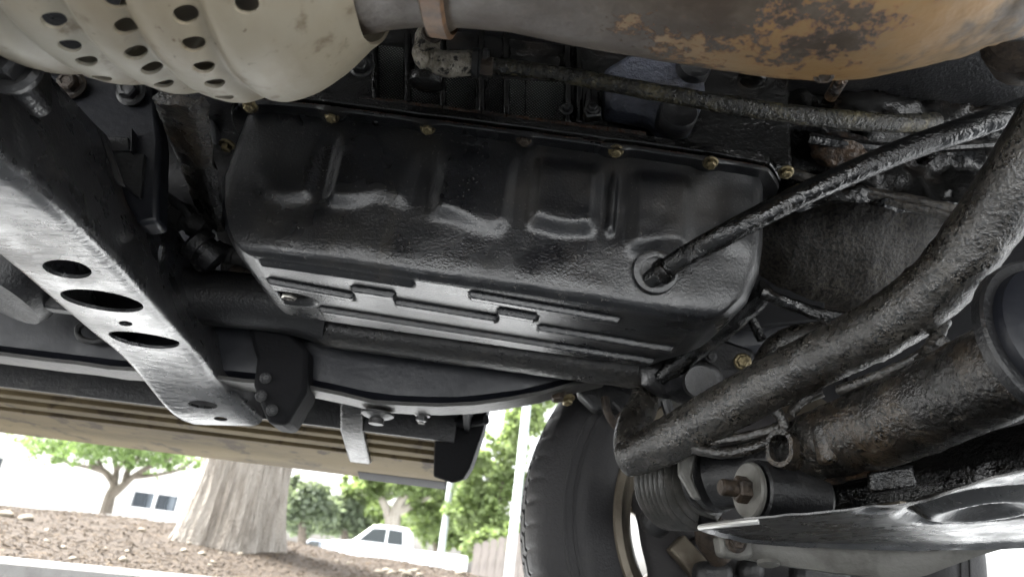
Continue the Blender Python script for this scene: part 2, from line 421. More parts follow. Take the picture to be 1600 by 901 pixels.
# chips and crumbs of mulch: stuff
CHIP = mat('mulch_chip', (0.0697, 0.0488, 0.0289), .85, layers=[((0.1239, 0.0892, 0.0552), 40, .52, .64, 1), ((0.0270, 0.0175, 0.0103), 33, .5, .62, 1)])
mb = MB(); cnt = 0
while cnt < 60000:
    x = random.uniform(-4.6, 1.6); y = 1.4+random.random()**1.3*4.2
    if kdist(x, y) < .02: continue
    s_ = random.choice((.0028, .0032, .004, .005, .006))*random.uniform(.7, 1.4); a = random.random()*pi*2; tl = random.uniform(-.5, .5)
    l = s_*random.uniform(1, 2.4)
    c = Vector((x, y, bank(x, y)+s_*.2)); u = Vector((cos(a), sin(a), tl))*l; v_ = Vector((-sin(a), cos(a), random.uniform(-.4, .4)))*s_*.6; w_ = Vector((0, 0, s_*.45))
    mb.add([c-u-v_, c+u-v_*.6, c+u*.8+v_, c-u*.9+v_*.7, c-u*.5+w_, c+u*.6+w_], [(0, 1, 5, 4), (1, 2, 5), (2, 3, 4, 5), (3, 0, 4)])
    cnt += 1
tag(mb.build('mulch_chips', CHIP, smooth=0), 'brown bark mulch chips scattered over the bank', 'mulch', kind='stuff')

# pale stones lying on the mulch
STONE = mat('pale_stone', (0.1872, 0.1612, 0.1196), .7, layers=[((0.1300, 0.1040, 0.0728), 20, .45, .7)], bump=[('noise', 60, .003)])
def stone(px, py, size, label, group=None, cat='stone'):
    # walk along the ray until it meets the bank
    d = ray(px, py); t = 1.3
    while t < 8:
        p = CAM+d*(t/d.y)
        if kdist(p.x, p.y) > 0 and p.z < bank(p.x, p.y): break
        t += .01
    if t >= 8: p = at(px, py, 4.1); p.z = bank(p.x, p.y)
    mb = MB(); rs = random.random()*50; rows = []
    for i in range(9):
        th = pi*i/8; row = []
        for k in range(12):
            a = 2*pi*k/12; dd = Vector((sin(th)*cos(a), sin(th)*sin(a)*.8, cos(th)*.6))
            row.append(p+Vector((0, 0, size*.15))+dd*size*(1+.35*noise.noise(dd*1.6+Vector((rs, 0, 0)))))
        rows.append(row)
    mb.grid(rows, cv=True)
    return tag(mb.build('stone', STONE, smooth=50, weld=True), label, cat, group)
stone(40, 812, .034, 'largest pale stone near the left end of the mulch bank', 'pale stones on the mulch')
stone(8, 806, .036, 'flat tan stone at the far left of the mulch bank', 'pale stones on the mulch')
stone(221, 829, .022, 'round cream stone on the open mulch right of the small tree', 'pale stones on the mulch')
stone(192, 876, .020, 'whitish stone just above the kerb edge', 'pale stones on the mulch')
stone(287, 861, .018, 'small pale stone, left of a close pair on the mulch', 'pale stones on the mulch')
stone(316, 866, .020, 'bright pale stone, right of a close pair on the mulch', 'pale stones on the mulch')
stone(376, 866, .018, 'single pale stone below the big trunk', 'pale stones on the mulch')
stone(440, 862, .022, 'grey pebble below the right foot of the big trunk', 'pale stones on the mulch')
for i in range(16):
    stone(random.uniform(590, 830), random.uniform(868, 898), random.uniform(.016, .032), 'cream pebble in the scatter at the right end of the bank', 'cream pebbles at the right end of the bank', 'pebble')
for i in range(14):
    stone(random.uniform(20, 560), random.uniform(822, 890), random.uniform(.009, .015), 'tiny light pebble half buried in the mulch', 'tiny pebbles in the mulch', 'pebble')

# ------------------------------------------------------------------ trees
BARK = mat('grey_bark', (0.3698, 0.3377, 0.2935), .85, layers=[((0.2572, 0.2292, 0.1929), 14, .45, .62, 5, (1, 1, .25)), ((0.4019, 0.3618, 0.3096), 7, .5, .7, 4, (1, 1, .3))], bump=[('noise', 26, .05, (1, 1, .16)), ('noise', 90, .01)])
BARKD = mat('dark_bark', (0.1320, 0.1100, 0.0880), .85, layers=[((0.0770, 0.0633, 0.0495), 9, .45, .65)], bump=[('noise', 20, .04)])
def leafmat(name, c1, c2):
    m = mat(name, c1, .55, layers=[(c2, .9, .4, .65, 2)])
    n, L, b = nodes_of(m)
    tr = n.new('ShaderNodeBsdfTranslucent'); ms = n.new('ShaderNodeMixShader'); ms.inputs[0].default_value = .5
    tr.inputs['Color'].default_value = (c1[0]*1.5, c1[1]*1.5, c1[2]*1.1, 1)
    o = n['Material Output']; L.new(b.outputs[0], ms.inputs[1]); L.new(tr.outputs[0], ms.inputs[2]); L.new(ms.outputs[0], o.inputs[0])
    return m
LEAFA = leafmat('spring_leaf', (0.0969, 0.1479, 0.0510), (0.1326, 0.1836, 0.0765))
LEAFB = leafmat('bright_leaf', (0.1428, 0.1938, 0.0765), (0.1887, 0.2346, 0.1122))
LEAFC = leafmat('grey_green_leaf', (0.1224, 0.1530, 0.1020), (0.1530, 0.1887, 0.1326))
def crown(name, parent, material, blobs, n_, size, seed=1):
    rnd = random.Random(seed); mb = MB(); tot = sum(r[1][0]*r[1][1]*r[1][2] for r in blobs)
    for (c, rad) in blobs:
        k = int(n_*rad[0]*rad[1]*rad[2]/tot)
        # clumps in the blob
        cl = []
        for q in range(max(6, k//22)):
            d = Vector((rnd.gauss(0, 1), rnd.gauss(0, 1), rnd.gauss(0, 1))).normalized()*rnd.random()**.45
            cl.append(Vector((d.x*rad[0], d.y*rad[1], d.z*rad[2])))
        for q in range(k):
            o = rnd.choice(cl)+Vector((rnd.gauss(0, 1), rnd.gauss(0, 1), rnd.gauss(0, .8)))*min(rad)*.2
            p = Vector(c)+o
            u = Vector((rnd.gauss(0, 1), rnd.gauss(0, 1), rnd.gauss(0, .6))).normalized()*size*rnd.uniform(.6, 1.4)
            v_ = u.cross(Vector((rnd.gauss(0, 1), rnd.gauss(0, 1), rnd.gauss(0, 1)))).normalized()*size*.55*rnd.uniform(.6, 1.3)
            mb.add([p-u, p-v_, p+u, p+v_], [(0, 1, 2, 3)])
    return mb.build(name, material, parent, smooth=0)
def limbs(mb, base, dirs, r0, depth=3, seed=0):
    rnd = random.Random(seed)
    def go(p, d, L_, r_, k):
        q = p+d*L_; mid = p.lerp(q, .5)+Vector((rnd.uniform(-1, 1), rnd.uniform(-1, 1), 0))*L_*.08
        mb.tube([p, mid, q], [r_, r_*.85, r_*.68], 7, 4)
        if k > 0:
            for s_ in range(rnd.choice((2, 3))):
                nd = (d+Vector((rnd.uniform(-1, 1), rnd.uniform(-1, 1), rnd.uniform(-.3, .6)))*.75).normalized()
                go(q-d*r_*.3, nd, L_*rnd.uniform(.6, .85), r_*.62, k-1)
    for (d, L_) in dirs: go(Vector(base), Vector(d).normalized(), L_, r0, depth)

# big trunk on the bank
bt = at(365, 815, 4.0); bt.z = bank(bt.x, bt.y)-.05
big = empty('oak_tree', bt, 'massive grey-barked tree trunk flaring into the mulch behind the running board', 'tree')
mb = MB(); rows = []
NS = 220
for j in range(60):
    h = -.1+(j/59)**1.5*3.6
    row = []
    for k in range(NS):
        a = 2*pi*k/NS
        flare = .207+.065*math.exp(-max(h, 0)/.22)*(1+.35*sin(a*5+.7)+.25*sin(a*3+2))
        wob = Vector((cos(a)*3.2, sin(a)*3.2, h*.35))
        rd = 1-abs(noise.noise(wob*3.2+Vector((5, 2, 0))))*2
        rd2 = 1-abs(noise.noise(wob*7.5+Vector((1, 7, 3))))*2
        r_ = flare+.016*rd+.008*rd2+.010*noise.noise(wob)
        row.append(bt+Vector((cos(a)*r_, sin(a)*r_, h)))
    rows.append(row)
mb.grid(rows, cv=True); mb.build('trunk', BARK, big, smooth=60)
mb = MB(); limbs(mb, bt+Vector((0, 0, 3.35)), [((.7, .2, 1), 1.6), ((-.8, .1, 1), 1.6), ((0, .6, 1.1), 1.5)], .17, 2, 3); mb.build('limb', BARK, big)
crown('crown', big, LEAFA, [(bt+Vector((0, .3, 6.6)), (2.6, 2.4, 1.3))], 5000, .09, 5)

# small spreading tree in front of the pale building
st = at(185, 800, 9.0); st.z = .25
sm = empty('small_tree', st, 'small spreading light-green tree in front of the white building', 'tree')
mb = MB()
f0 = at(166, 800, 9.0); f1 = at(186, 745, 9.0)
def px9(x, y, dy=0): return at(x, y, 9.0+dy)
for path, r0_ in (([px9(165, 802), px9(172, 775), px9(178, 757), px9(165, 738), px9(140, 722)], .075), ([px9(172, 775), px9(190, 760), px9(207, 745), px9(235, 728), px9(268, 716)], .06),
                  ([px9(178, 757), px9(182, 735), px9(178, 715), px9(170, 690)], .045), ([px9(195, 756), px9(200, 735), px9(218, 712), px9(230, 690)], .045),
                  ([px9(165, 738), px9(140, 730), px9(105, 722), px9(80, 708)], .03), ([px9(207, 745), px9(240, 742), px9(275, 735), px9(300, 722)], .03),
                  ([px9(182, 735), px9(195, 718), px9(205, 700)], .03), ([px9(160, 733), px9(150, 712), px9(135, 690)], .03)):
    mb.tube(path, [lerp(r0_, r0_*.35, i/(len(path)-1)) for i in range(len(path))], 8, 5)
mb.build('trunk', BARKD, sm)
bl = []
for (x, y, rx) in ((75, 705, .35), (110, 700, .5), (150, 690, .6), (120, 720, .22), (200, 692, .6), (250, 705, .5), (280, 722, .35), (235, 738, .22), (180, 670, .7), (100, 678, .6), (250, 680, .6), (300, 715, .3), (160, 712, .25), (215, 715, .3)):
    bl.append((px9(x, y, random.uniform(-.6, .6)), (rx, rx, rx*.42)))
crown('crown', sm, LEAFA, bl, 9000, .03, 8)

def far_tree(label, px, py, Y, blobs, material, n_, size, trunk=None, seed=1, group='trees across the street', barkm=None):
    b0 = at(px, py, Y); b0.z = 0
    t = empty('street_tree', b0, label, 'tree', group)
    mb = MB()
    if trunk:
        for path, r0_ in trunk: mb.tube([at(x, y, Y) for x, y in path], [lerp(r0_, r0_*.4, i/(len(path)-1)) for i in range(len(path))], 8, 5)
    else:
        top = at(blobs[0][0], blobs[0][1], Y); mb.tube([b0, b0.lerp(top, .5)+Vector((.1, 0, 0)), top], [.25, .2, .08], 8, 5)
    mb.build('trunk', barkm or BARKD, t)
    crown('crown', t, material, [(at(x, y, Y+random.uniform(-1, 1)*s_*Y/FPX*.6), (s_*Y/FPX, s_*Y/FPX, s_*q*Y/FPX)) for x, y, s_, q in blobs], n_, size, seed)
    return t
far_tree('dull green rounded tree beside the right edge of the big trunk', 475, 850, 34, [(470, 790, 28, .9), (490, 775, 24, .8), (462, 812, 22, .8), (455, 755, 16, .9), (505, 800, 24, .8)], LEAFC, 7000, .15, seed=11)
far_tree('dull green tree between the big trunk and the white pickup', 545, 850, 36, [(535, 800, 28, .8), (550, 785, 20, .8), (520, 815, 24, .7), (560, 820, 22, .6)], LEAFC, 6500, .15, seed=12)
far_tree('wide light-green tree with forked trunk above the white pickup', 612, 845, 36,
         [(560, 770, 26, .6), (590, 750, 34, .6), (640, 750, 40, .6), (690, 760, 34, .7), (660, 800, 34, .5), (700, 800, 30, .7), (550, 752, 18, .6), (600, 770, 22, .4), (720, 775, 30, .8), (680, 825, 26, .5), (640, 720, 46, .5), (580, 722, 36, .5)],
         LEAFB, 13000, .15, [([(612, 850), (613, 825), (618, 800), (628, 780), (650, 755)], .42), ([(612, 822), (606, 800), (596, 780), (575, 755)], .28), ([(618, 803), (645, 788), (672, 775)], .22)], 13, barkm=BARK)
far_tree('bright yellow-green tall tree between the mud flap and the tyre', 765, 880, 17,
         [(760, 800, 34, .8), (735, 770, 28, .8), (780, 750, 34, .9), (750, 720, 26, .8), (800, 700, 30, .9), (820, 655, 34, .8), (770, 690, 16, .7), (820, 760, 30, .9), (745, 830, 28, .7), (790, 830, 30, .7), (830, 620, 40, .7), (715, 800, 26, .6), (730, 740, 20, .7)],
         LEAFB, 17000, .065, [([(768, 885), (770, 840), (776, 790), (790, 740), (815, 690)], .10), ([(772, 830), (755, 790), (740, 760)], .06)], 14)
far_tree('low green shrubby tree behind the wooden fence', 790, 870, 14.5, [(740, 850, 18, .7), (770, 845, 24, .7), (800, 842, 24, .8), (825, 835, 20, .8)], LEAFB, 4500, .06, seed=15)
far_tree('full round green tree filling the gap behind the pickup cab', 590, 850, 44, [(575, 800, 30, .6), (600, 815, 34, .5), (640, 812, 34, .6), (565, 825, 26, .5)], LEAFB, 9000, .17, seed=21)
far_tree('broad leafy tree behind the pickup bed and thin pole', 700, 860, 40, [(670, 810, 34, .8), (705, 790, 40, .8), (735, 810, 38, .9), (690, 840, 34, .5), (660, 775, 30, .6), (740, 850, 30, .6)], LEAFB, 11000, .16, seed=22)
far_tree('hazy far tree low behind the dark parked car', 500, 850, 60, [(470, 822, 20, .7), (500, 818, 24, .6), (540, 828, 24, .5), (590, 830, 24, .5)], LEAFC, 5000, .22, seed=16)

# ------------------------------------------------------------------ building with shuttered windows
WALL = mat('white_stucco', (0.6120, 0.5967, 0.5508), .8, layers=[((0.5508, 0.5278, 0.4743), 1.2, .45, .7)], bump=[('noise', 40, .004)])
GLASS = mat('window_glass', (.22, .25, .28), .12, ior=1.5)
SHUT = mat('dark_blind', (.02, .028, .036), .55)
FRM = mat('white_frame', (.8, .8, .8), .5)
BY = 17.0
bb = at(100, 830, BY); bb.z = 0
bd = empty('building', bb, 'long white stucco building behind the small tree', 'building')
x0 = at(-260, 700, BY).x; x1 = at(292, 780, BY).x
mb = MB()
wl, wr = at(203, 780, BY).x, at(276, 790, BY).x
wb, wt = at(240, 797, BY).z, at(240, 768, BY).z
# wall around the window opening
for (a, c, z0, z1) in ((x0, wl, 0, 4.6), (wr, x1, 0, 4.6), (wl, wr, 0, wb), (wl, wr, wt, 4.6)):
    mb.box(((a+c)/2, BY+.125, (z0+z1)/2), (c-a, .25, z1-z0))
mb.box((x0/2+x1/2, BY+4.2, 2.3), (x1-x0, 7.9, 4.6))
mb.build('wall', WALL, bd)
mb = MB(); mb.box(((x0+x1)/2, BY+4, 4.72), (x1-x0+.6, 8.8, .22)); mb.build('roof', FRM, bd, bevel=.02)
wf = MB()
ww = wr-wl
for k in range(3):
    a = wl+ww*k/2; wf.box((a, BY+.08, (wb+wt)/2), (.06, .1, wt-wb))
wf.box(((wl+wr)/2, BY+.08, wb), (ww, .1, .06)); wf.box(((wl+wr)/2, BY+.08, wt), (ww, .1, .06))
win = wf.build('window', FRM, bd)
for k in range(2):
    mb = MB(); mb.box((wl+ww*(k+.5)/2, BY+.16, (wb+wt)/2), (ww*.46, .01, wt-wb)); mb.build('pane', GLASS, win)
for k, fx in enumerate((.06, .13, .20, .27, .56, .63, .70, .94)):
    mb = MB(); mb.box((wl+ww*(fx+.02), BY+.05, (wb+wt)/2), (ww*.055, .03, (wt-wb)*.96)); mb.build('shutter_slat', SHUT, win)
mb = MB(); mb.box((at(2, 725, BY).x-.25, BY-.02, at(2, 725, BY).z), (.5, .06, .26)); mb.build('vent', SHUT, bd)

# ------------------------------------------------------------------ poles, fence
POLE = mat('white_pole_paint', (0.3720, 0.3960, 0.4140), .45)
def pole(x, y0, y1, Y, r_, label, z1):
    b0 = at(x, y0, Y); b0.z = .0
    mb = MB(); mb.lathe([(r_*1.5, 0), (r_*1.5, .05), (r_, .08), (r_, z1), (r_*.9, z1+.02), (0, z1+.03)], b0, (0, 0, 1), 20)
    return tag(mb.build('lamp_pole', POLE, smooth=30), label, 'pole', 'white poles by the street')
pole(797, 880, 0, 11.0, .066, 'thick white pole just left of the tyre', 6)
pole(691, 850, 0, 17.0, .075, 'thin white pole left of the tyre pole, beside the pickup bed', at(712, 700, 17.0).z)
WOOD = mat('grey_fence_wood', (0.2040, 0.1800, 0.1620), .85, layers=[((0.1440, 0.1260, 0.1140), 8, .45, .7, 4, (6, 6, .6))])
fb = at(790, 880, 13.0); fb.z = 0
fe = empty('wooden_fence', fb, 'weathered grey board fence beside the tyre', 'fence')
fx0 = at(738, 875, 13.0).x; fx1 = at(900, 890, 13.0).x
kk = 0; x = fx0; proto = None
while x < fx1:
    zt = interp([(fx0, at(738, 846, 13).z), (at(840, 835, 13).x, at(850, 822, 13).z), (fx1, at(850, 818, 13).z)], x)
    mb = MB(); mb.prism([Vector((x, 13, 0)), Vector((x+.125, 13, 0)), Vector((x+.125, 13, zt-.03)), Vector((x+.0625, 13, zt)), Vector((x, 13, zt-.03))], (0, .02+.004*(kk % 3), 0))
    mb.build('board', WOOD, fe, smooth=0); x += .134; kk += 1
for zz in (.3, .75):
    mb = MB(); mb.box(((fx0+fx1)/2, 13.06, zz), (fx1-fx0, .05, .09)); mb.build('fence_rail', WOOD, fe)

# ------------------------------------------------------------------ far vehicles
WHITE = mat('white_car_paint', (.78, .80, .82), .3, coat=.6)
CGL = mat('car_glass', (.045, .052, .055), .1)
def far_car(name, label, cat, px, py, Y, L_, prof, glass, material, bedrail=None, flip=1, group=None):
    b0 = at(px, py, Y); b0.z = 0
    e = empty(name, b0, label, cat, group)
    W_ = 1.85
    body = MB().prism([b0+Vector((x*flip, 0, z)) for x, z in prof], (0, W_, 0)).build('body', material, e, bevel=.06, bseg=3)
    for gl in glass:
        MB().prism([b0+Vector((x*flip, -.012, z)) for x, z in gl], (0, .03, 0)).build('window', CGL, e, bevel=.005)
    for wx in (-L_*.31, L_*.31):
        for yy in (0, W_-.24):
            wh = MB().lathe([(.24, -.01), (.34, 0), (.37, .03), (.37, .21), (.34, .24), (.24, .25)], b0+Vector((wx*flip, yy-.02, .37)), (0, 1, 0), 28).build('wheel', RUB, e)
            MB().lathe([(0, -.02), (.2, -.015), (.235, -.012), (.235, .02)], b0+Vector((wx*flip, yy-.02, .37)), (0, 1, 0), 20).build('rim', PALE, wh)
    for sx_ in (-1, 1):
        MB().box(b0+Vector((sx_*L_/2*.995, W_*.16, .85)), (.06, .26, .16)).build('lamp', PALE, e, bevel=.02)
    return e
far_car('pickup_truck', 'white pickup truck parked across the street beyond the mulch bank', 'pickup', 618, 850, 29, 5.6,
        [(-2.8, .5), (2.8, .5), (2.8, 1.18), (.55, 1.18), (.45, 1.86), (.30, 1.93), (-.75, 1.93), (-.95, 1.88), (-1.65, 1.25), (-2.75, 1.12)],
        [[(-1.42, 1.27), (-.95, 1.76), (-.42, 1.80), (-.42, 1.27)], [(-.34, 1.27), (-.34, 1.80), (.20, 1.78), (.27, 1.27)]], WHITE)
GREYC = mat('grey_car_paint', (.20, .23, .28), .3, coat=.5)
far_car('parked_car', 'small dark blue-grey car seen far off right of the big trunk', 'car', 500, 850, 42, 4.4,
        [(-2.2, .4), (2.2, .4), (2.2, .95), (1.3, 1.05), (.8, 1.5), (-.6, 1.5), (-1.2, 1.05), (-2.15, .85)],
        [[(-1.0, 1.05), (-.55, 1.42), (-.05, 1.44), (-.05, 1.05)], [(.03, 1.05), (.03, 1.44), (.7, 1.42), (1.1, 1.05)]], GREYC)

exec_vehicle = True
# ================================================================== THE VEHICLE OVERHEAD
V = empty('utility_vehicle', (0, .6, 0), 'high-riding vehicle filling the picture, seen from underneath, oily pan and front wheel', 'vehicle')

# ---- body shell above the chassis
mb = MB()
rows = []
for j in range(17):
    y = -.88+j*.125
    rows.append([Vector((x, y, .80+.015*sin(y*40)*(1 if abs(x) < 5 else 0))) for x in [-2.4+i*.2 for i in range(21)]])
mb.sheet(rows, .03); mb.build('floor_pan', DARK, V, label='dark floor panel above the chassis')
mb = MB(); mb.prism([Vector((-2.4, y, z)) for y, z in ((1.04, .455), (1.12, .445), (1.13, .46), (1.2, .48), (1.2, .84), (1.04, .84))], (2.36, 0, 0))
sill = mb.build('rocker_sill', NAVY, V, bevel=.008)
mb = MB(); mb.prism([Vector((-2.4, y, z)) for y, z in ((1.118, .40), (1.124, .40), (1.124, .448), (1.118, .448))], (2.34, 0, 0)); mb.build('pinch_weld', GREYD, sill, bevel=.001)
# outer body side and front wing
mb = MB(); mb.prism([Vector((x, 1.2, z)) for x, z in ((-2.4, .5), (-.1, .5), (-.04, .62), (.0, .72), (.12, .84), (.4, .9), (.68, .84), (.82, .66), (.9, .5), (1.5, .5), (1.6, .8), (1.5, 1.15), (-2.4, 1.25))], (0, .06, 0))
mb.build('body_side', mat('body_paint', (.35, .36, .37), .3, coat=.6), V, bevel=.02)
# inner wheel arch liner
rows = []
for k in range(17):
    a = pi*k/16
    rows.append([Vector((.40-.44*cos(a), y, .42+.42*sin(a))) for y in (.98, 1.05, 1.12, 1.19)])
MB().sheet(rows, .008).build('wheel_arch_liner', PLAS, V)

# ---- frame rail
ZB = [(-2.4, .405), (-.5, .405), (-.25, .412), (-.155, .402), (-.064, .409), (.018, .428), (.105, .461), (.2, .50), (.45, .56), (1.5, .57)]
rows = []
for i in range(90):
    x = -2.4+3.6*i/89; zb = interp(ZB, x)
    rows.append([Vector((x, y, z)) for y, z in ((.93, zb+.004), (.918, zb+.012), (.915, zb+.03), (.915, zb+.10), (.93, zb+.125), (.985, zb+.125), (.995, zb+.11), (.995, zb+.01), (.985, zb+.004))])
mb = MB(); mb.grid(rows, cv=True); rail = mb.build('frame_rail', NAVY, V, smooth=20)
rows = []
for i in range(60):
    x = -2.38+2.52*i/59; zb = interp(ZB, x)+.001*sin(x*80)
    rows.append([Vector((x, y, z)) for y, z in ((.906, zb-.004), (.906, zb+.001), (.96, zb+.001), (.96, zb-.003), (.94, zb-.006))])
mb = MB(); mb.grid(rows, cv=True); mb.build('rail_flange', LIP, rail, smooth=50, label='dusty lighter lip along the bottom of the rail')
c = at(590, 636, .93)
mb = MB(); mb.lathe([(.022, .0), (.022, -.003), (.017, -.006), (.010, -.008), (.010, -.015), (.006, -.016)], (c.x, .94, interp(ZB, c.x)-.008), (0, 0, 1), 24); mb.build('body_mount', GREYD, rail, label='round body mount washer under the rail')
bolt('dark', rail, at(660, 648, .95), (0, 0, -1), 1.2)
bolt('zinc', rail, at(886, 622, .95), (.2, -.3, -1), 1.2)
bolt('brown', rail, at(870, 615, .93), (.2, -.3, -1), 1.4)

# ---- running board
prof = [(1.125, .430), (1.13, .404), (1.148, .401), (1.150, .410), (1.158, .408), (1.160, .396), (1.178, .393), (1.180, .402), (1.188, .400), (1.190, .388), (1.212, .384), (1.215, .392), (1.222, .390), (1.225, .380), (1.30, .371), (1.372, .361), (1.385, .366), (1.388, .395), (1.37, .412), (1.15, .445)]
mb = MB(); mb.prism([Vector((-2.3, y, z)) for y, z in prof], (2.222, 0, 0))
rb = mb.build('running_board', BEIGE, V, bevel=.0015, label='dusty beige ribbed running board below the sill')
capc = at(725, 705, 1.18)
cp = [(-.086, .347), (-.055, .341), (-.040, .348), (-.031, .368), (-.018, .43), (-.012, .50), (-.11, .50), (-.095, .42)]
mb = MB(); mb.prism([Vector((x, 1.14, z)) for x, z in cp], (0, .24, .034)); mb.build('end_cap', PLAS, rb, bevel=.003, label='black end cap of the running board beside the tyre')
mb = MB(); mb.prism([Vector((-.24, y, z)) for y, z in ((1.335, .3655), (1.372, .3565), (1.392, .362), (1.392, .37), (1.335, .372))], (.163, 0, 0)); mb.build('lower_trim', PLAS, rb, bevel=.002)
for bx in (-.222, -1.35):
    mb = MB(); mb.prism([Vector((bx-.018, y, z)) for y, z in ((1.06, .46), (1.085, .425), (1.12, .396), (1.24, .368), (1.262, .372), (1.262, .39), (1.14, .43), (1.09, .52), (1.06, .52))], (.036, 0, 0))
    mb.build('bracket', TUBE, rb, bevel=.004, label='grey support bracket of the running board')
MB().tube([at(760, 655, 1.1), at(730, 660, 1.12), at(695, 657, 1.13), at(690, 680, 1.14)], .008, 10, 6).build('cap_strap', PLAS, rb)
MB().box(at(660, 649, 1.09), (.012, .012, .025)).build('clip', PALE, rb, bevel=.002)

# ---- diagonal crossmember
RE = [(0, 250, .432), (50, 288, .462), (100, 330, .502), (150, 378, .560), (200, 430, .628), (245, 480, .705), (290, 530, .80), (320, 566, .86), (345, 600, .915), (380, 634, .955), (412, 662, .99)]
LE = [(-130, 285, .485), (-65, 338, .528), (0, 390, .590), (50, 432, .655), (100, 475, .725), (148, 516, .80), (195, 555, .86), (230, 595, .91), (262, 635, .95), (280, 650, .975), (300, 658, 1.0)]
RT = [(-40, 30), (5, 60), (58, 108), (105, 156), (150, 205), (200, 262), (245, 320), (290, 388), (330, 450), (360, 520), (378, 560)]
st_ = []
def cat(pts, m_):
    o = []
    for i in range(len(pts)-1):
        p0 = pts[max(i-1, 0)]; p1 = pts[i]; p2 = pts[i+1]; p3 = pts[min(i+2, len(pts)-1)]
        for k in range(m_):
            t = k/m_; o.append(.5*((2*p1)+(p2-p0)*t+(2*p0-5*p1+4*p2-p3)*t*t+(3*p1-p0-3*p2+p3)*t**3))
    o.append(pts[-1]); return o
reP = [at(*q) for q in RE]; leP = [at(*q) for q in LE]; rtP = [at(x, y, RE[i][2]+.004) for i, (x, y) in enumerate(RT)]
# continue the member back over the camera's left side to the far rail
ext = [Vector((-.36, .30, .445)), Vector((-.36, .15, .46))]; exl = [Vector((-.48, .33, .445)), Vector((-.48, .15, .46))]; ext_t = [Vector((-.375, .30, .535)), Vector((-.375, .15, .55))]
reP = ext[::-1]+reP; leP = exl[::-1]+leP; rtP = ext_t[::-1]+rtP
reP, leP, rtP = cat(reP, 5), cat(leP, 5), cat(rtP, 5)
rows = []
for A, B, T_ in zip(reP, leP, rtP):
    ltop = B+(T_-A)*.9+Vector((-.015, 0, 0))
    row = [ltop, ltop.lerp(B, .5)]
    def fil(Pp, Q, S, r_, k=5):     # rounded corner at Q
        a = Q+(Pp-Q).normalized()*r_; c = Q+(S-Q).normalized()*r_
        return [((1-t)**2)*a+2*t*(1-t)*Q+t*t*c for t in [i/k for i in range(k+1)]]
    row += fil(ltop, B, A, .007)
    row += [B.lerp(A, t) for t in (.25, .5, .7)]
    row += fil(B, A, T_, .017, 6)
    row += [A.lerp(T_, t) for t in (.5, .75)]
    row += [T_]
    rows.append(row)
mb = MB(); mb.sheet([list(r_) for r_ in zip(*rows)], -.004)
cuts = []
def oval(x, y, rx, ry, ang, side=False):
    """oval prism through the sheet at the place the photograph shows, square to the local surface"""
    d = ray(x, y); bd_ = 1e9
    for i_, r_ in enumerate(rows):
        for j_, p in enumerate(r_):
            vv = p-CAM; k = vv.dot(d)/d.length_squared; e_ = (vv-d*k).length/k
            if e_ < bd_: bd_ = e_; hit = (i_, j_)
    i_, j_ = hit; i_ = min(max(i_, 1), len(rows)-2); j_ = min(max(j_, 1), len(rows[0])-2)
    nn = (rows[i_+1][j_]-rows[i_-1][j_]).cross(rows[i_][j_+1]-rows[i_][j_-1]).normalized(); p0 = rows[i_][j_]
    pts = []
    for q in range(28):
        a = 2*pi*q/28; u, v_ = rx*cos(a), ry*sin(a)
        dd = ray(x+u*cos(ang)-v_*sin(ang), y+u*sin(ang)+v_*cos(ang))
        pts.append(CAM+dd*((p0-CAM).dot(nn)/dd.dot(nn)))
    return MB().prism([p-nn*.015 for p in pts], nn*.03)
for (x, y, rx, ry, an) in ((107, 414, 39, 14, .15), (161, 464, 66, 15, .16), (226, 526, 56, 11, .15), (198, 500, 11, 4, .1), (318, 628, 23, 6, .1), (346, 650, 11, 3, .1)):
    cuts.append(oval(x, y, rx, ry, an))
cuts.append(oval(247, 396, 6, 15, .1, True)); cuts.append(oval(336, 512, 4, 11, .1, True))
xm = mb.build('crossmember', XMEM, V, smooth=40, cutters=cuts, label='grey pressed-steel crossmember with oval holes running off to the left')
# end plate bolted under the rail
mb = MB(); P_ = [at(x, y, .883) for x, y in ((400, 560), (395, 600), (418, 660), (447, 664), (478, 612), (482, 545), (440, 505), (385, 505))]
mb.prism(P_, (0, .06, 0)); ep = mb.build('end_plate', PLAS, xm, bevel=.006, label='dark end plate bolted to the rail')
for (x, y) in ((408, 618), (425, 640), (415, 590)):
    bolt('dark', ep.parent, at(x, y, .876), (.5, -1, -.1), .8)
MB().prism([at(x, y, 1.0) for x, y in ((268, 645), (300, 650), (308, 657), (280, 655))], (0, .05, .004)).build('tab', PLAS, xm)
# near upper bracket of the crossmember with its bolt
plate([(-60, -40), (5, 20), (48, 78), (50, 135), (20, 150), (-60, 60)], .40, .03, 'mount_bracket', DARK, xm, bevel=.005)
bolt('dark', xm, at(20, 103, .393), (0, -1, -.2), 2.2)
plate([(150, 195), (163, 208), (192, 288), (180, 284)], .555, .006, 'weld_tab', GREYD, xm, .001)

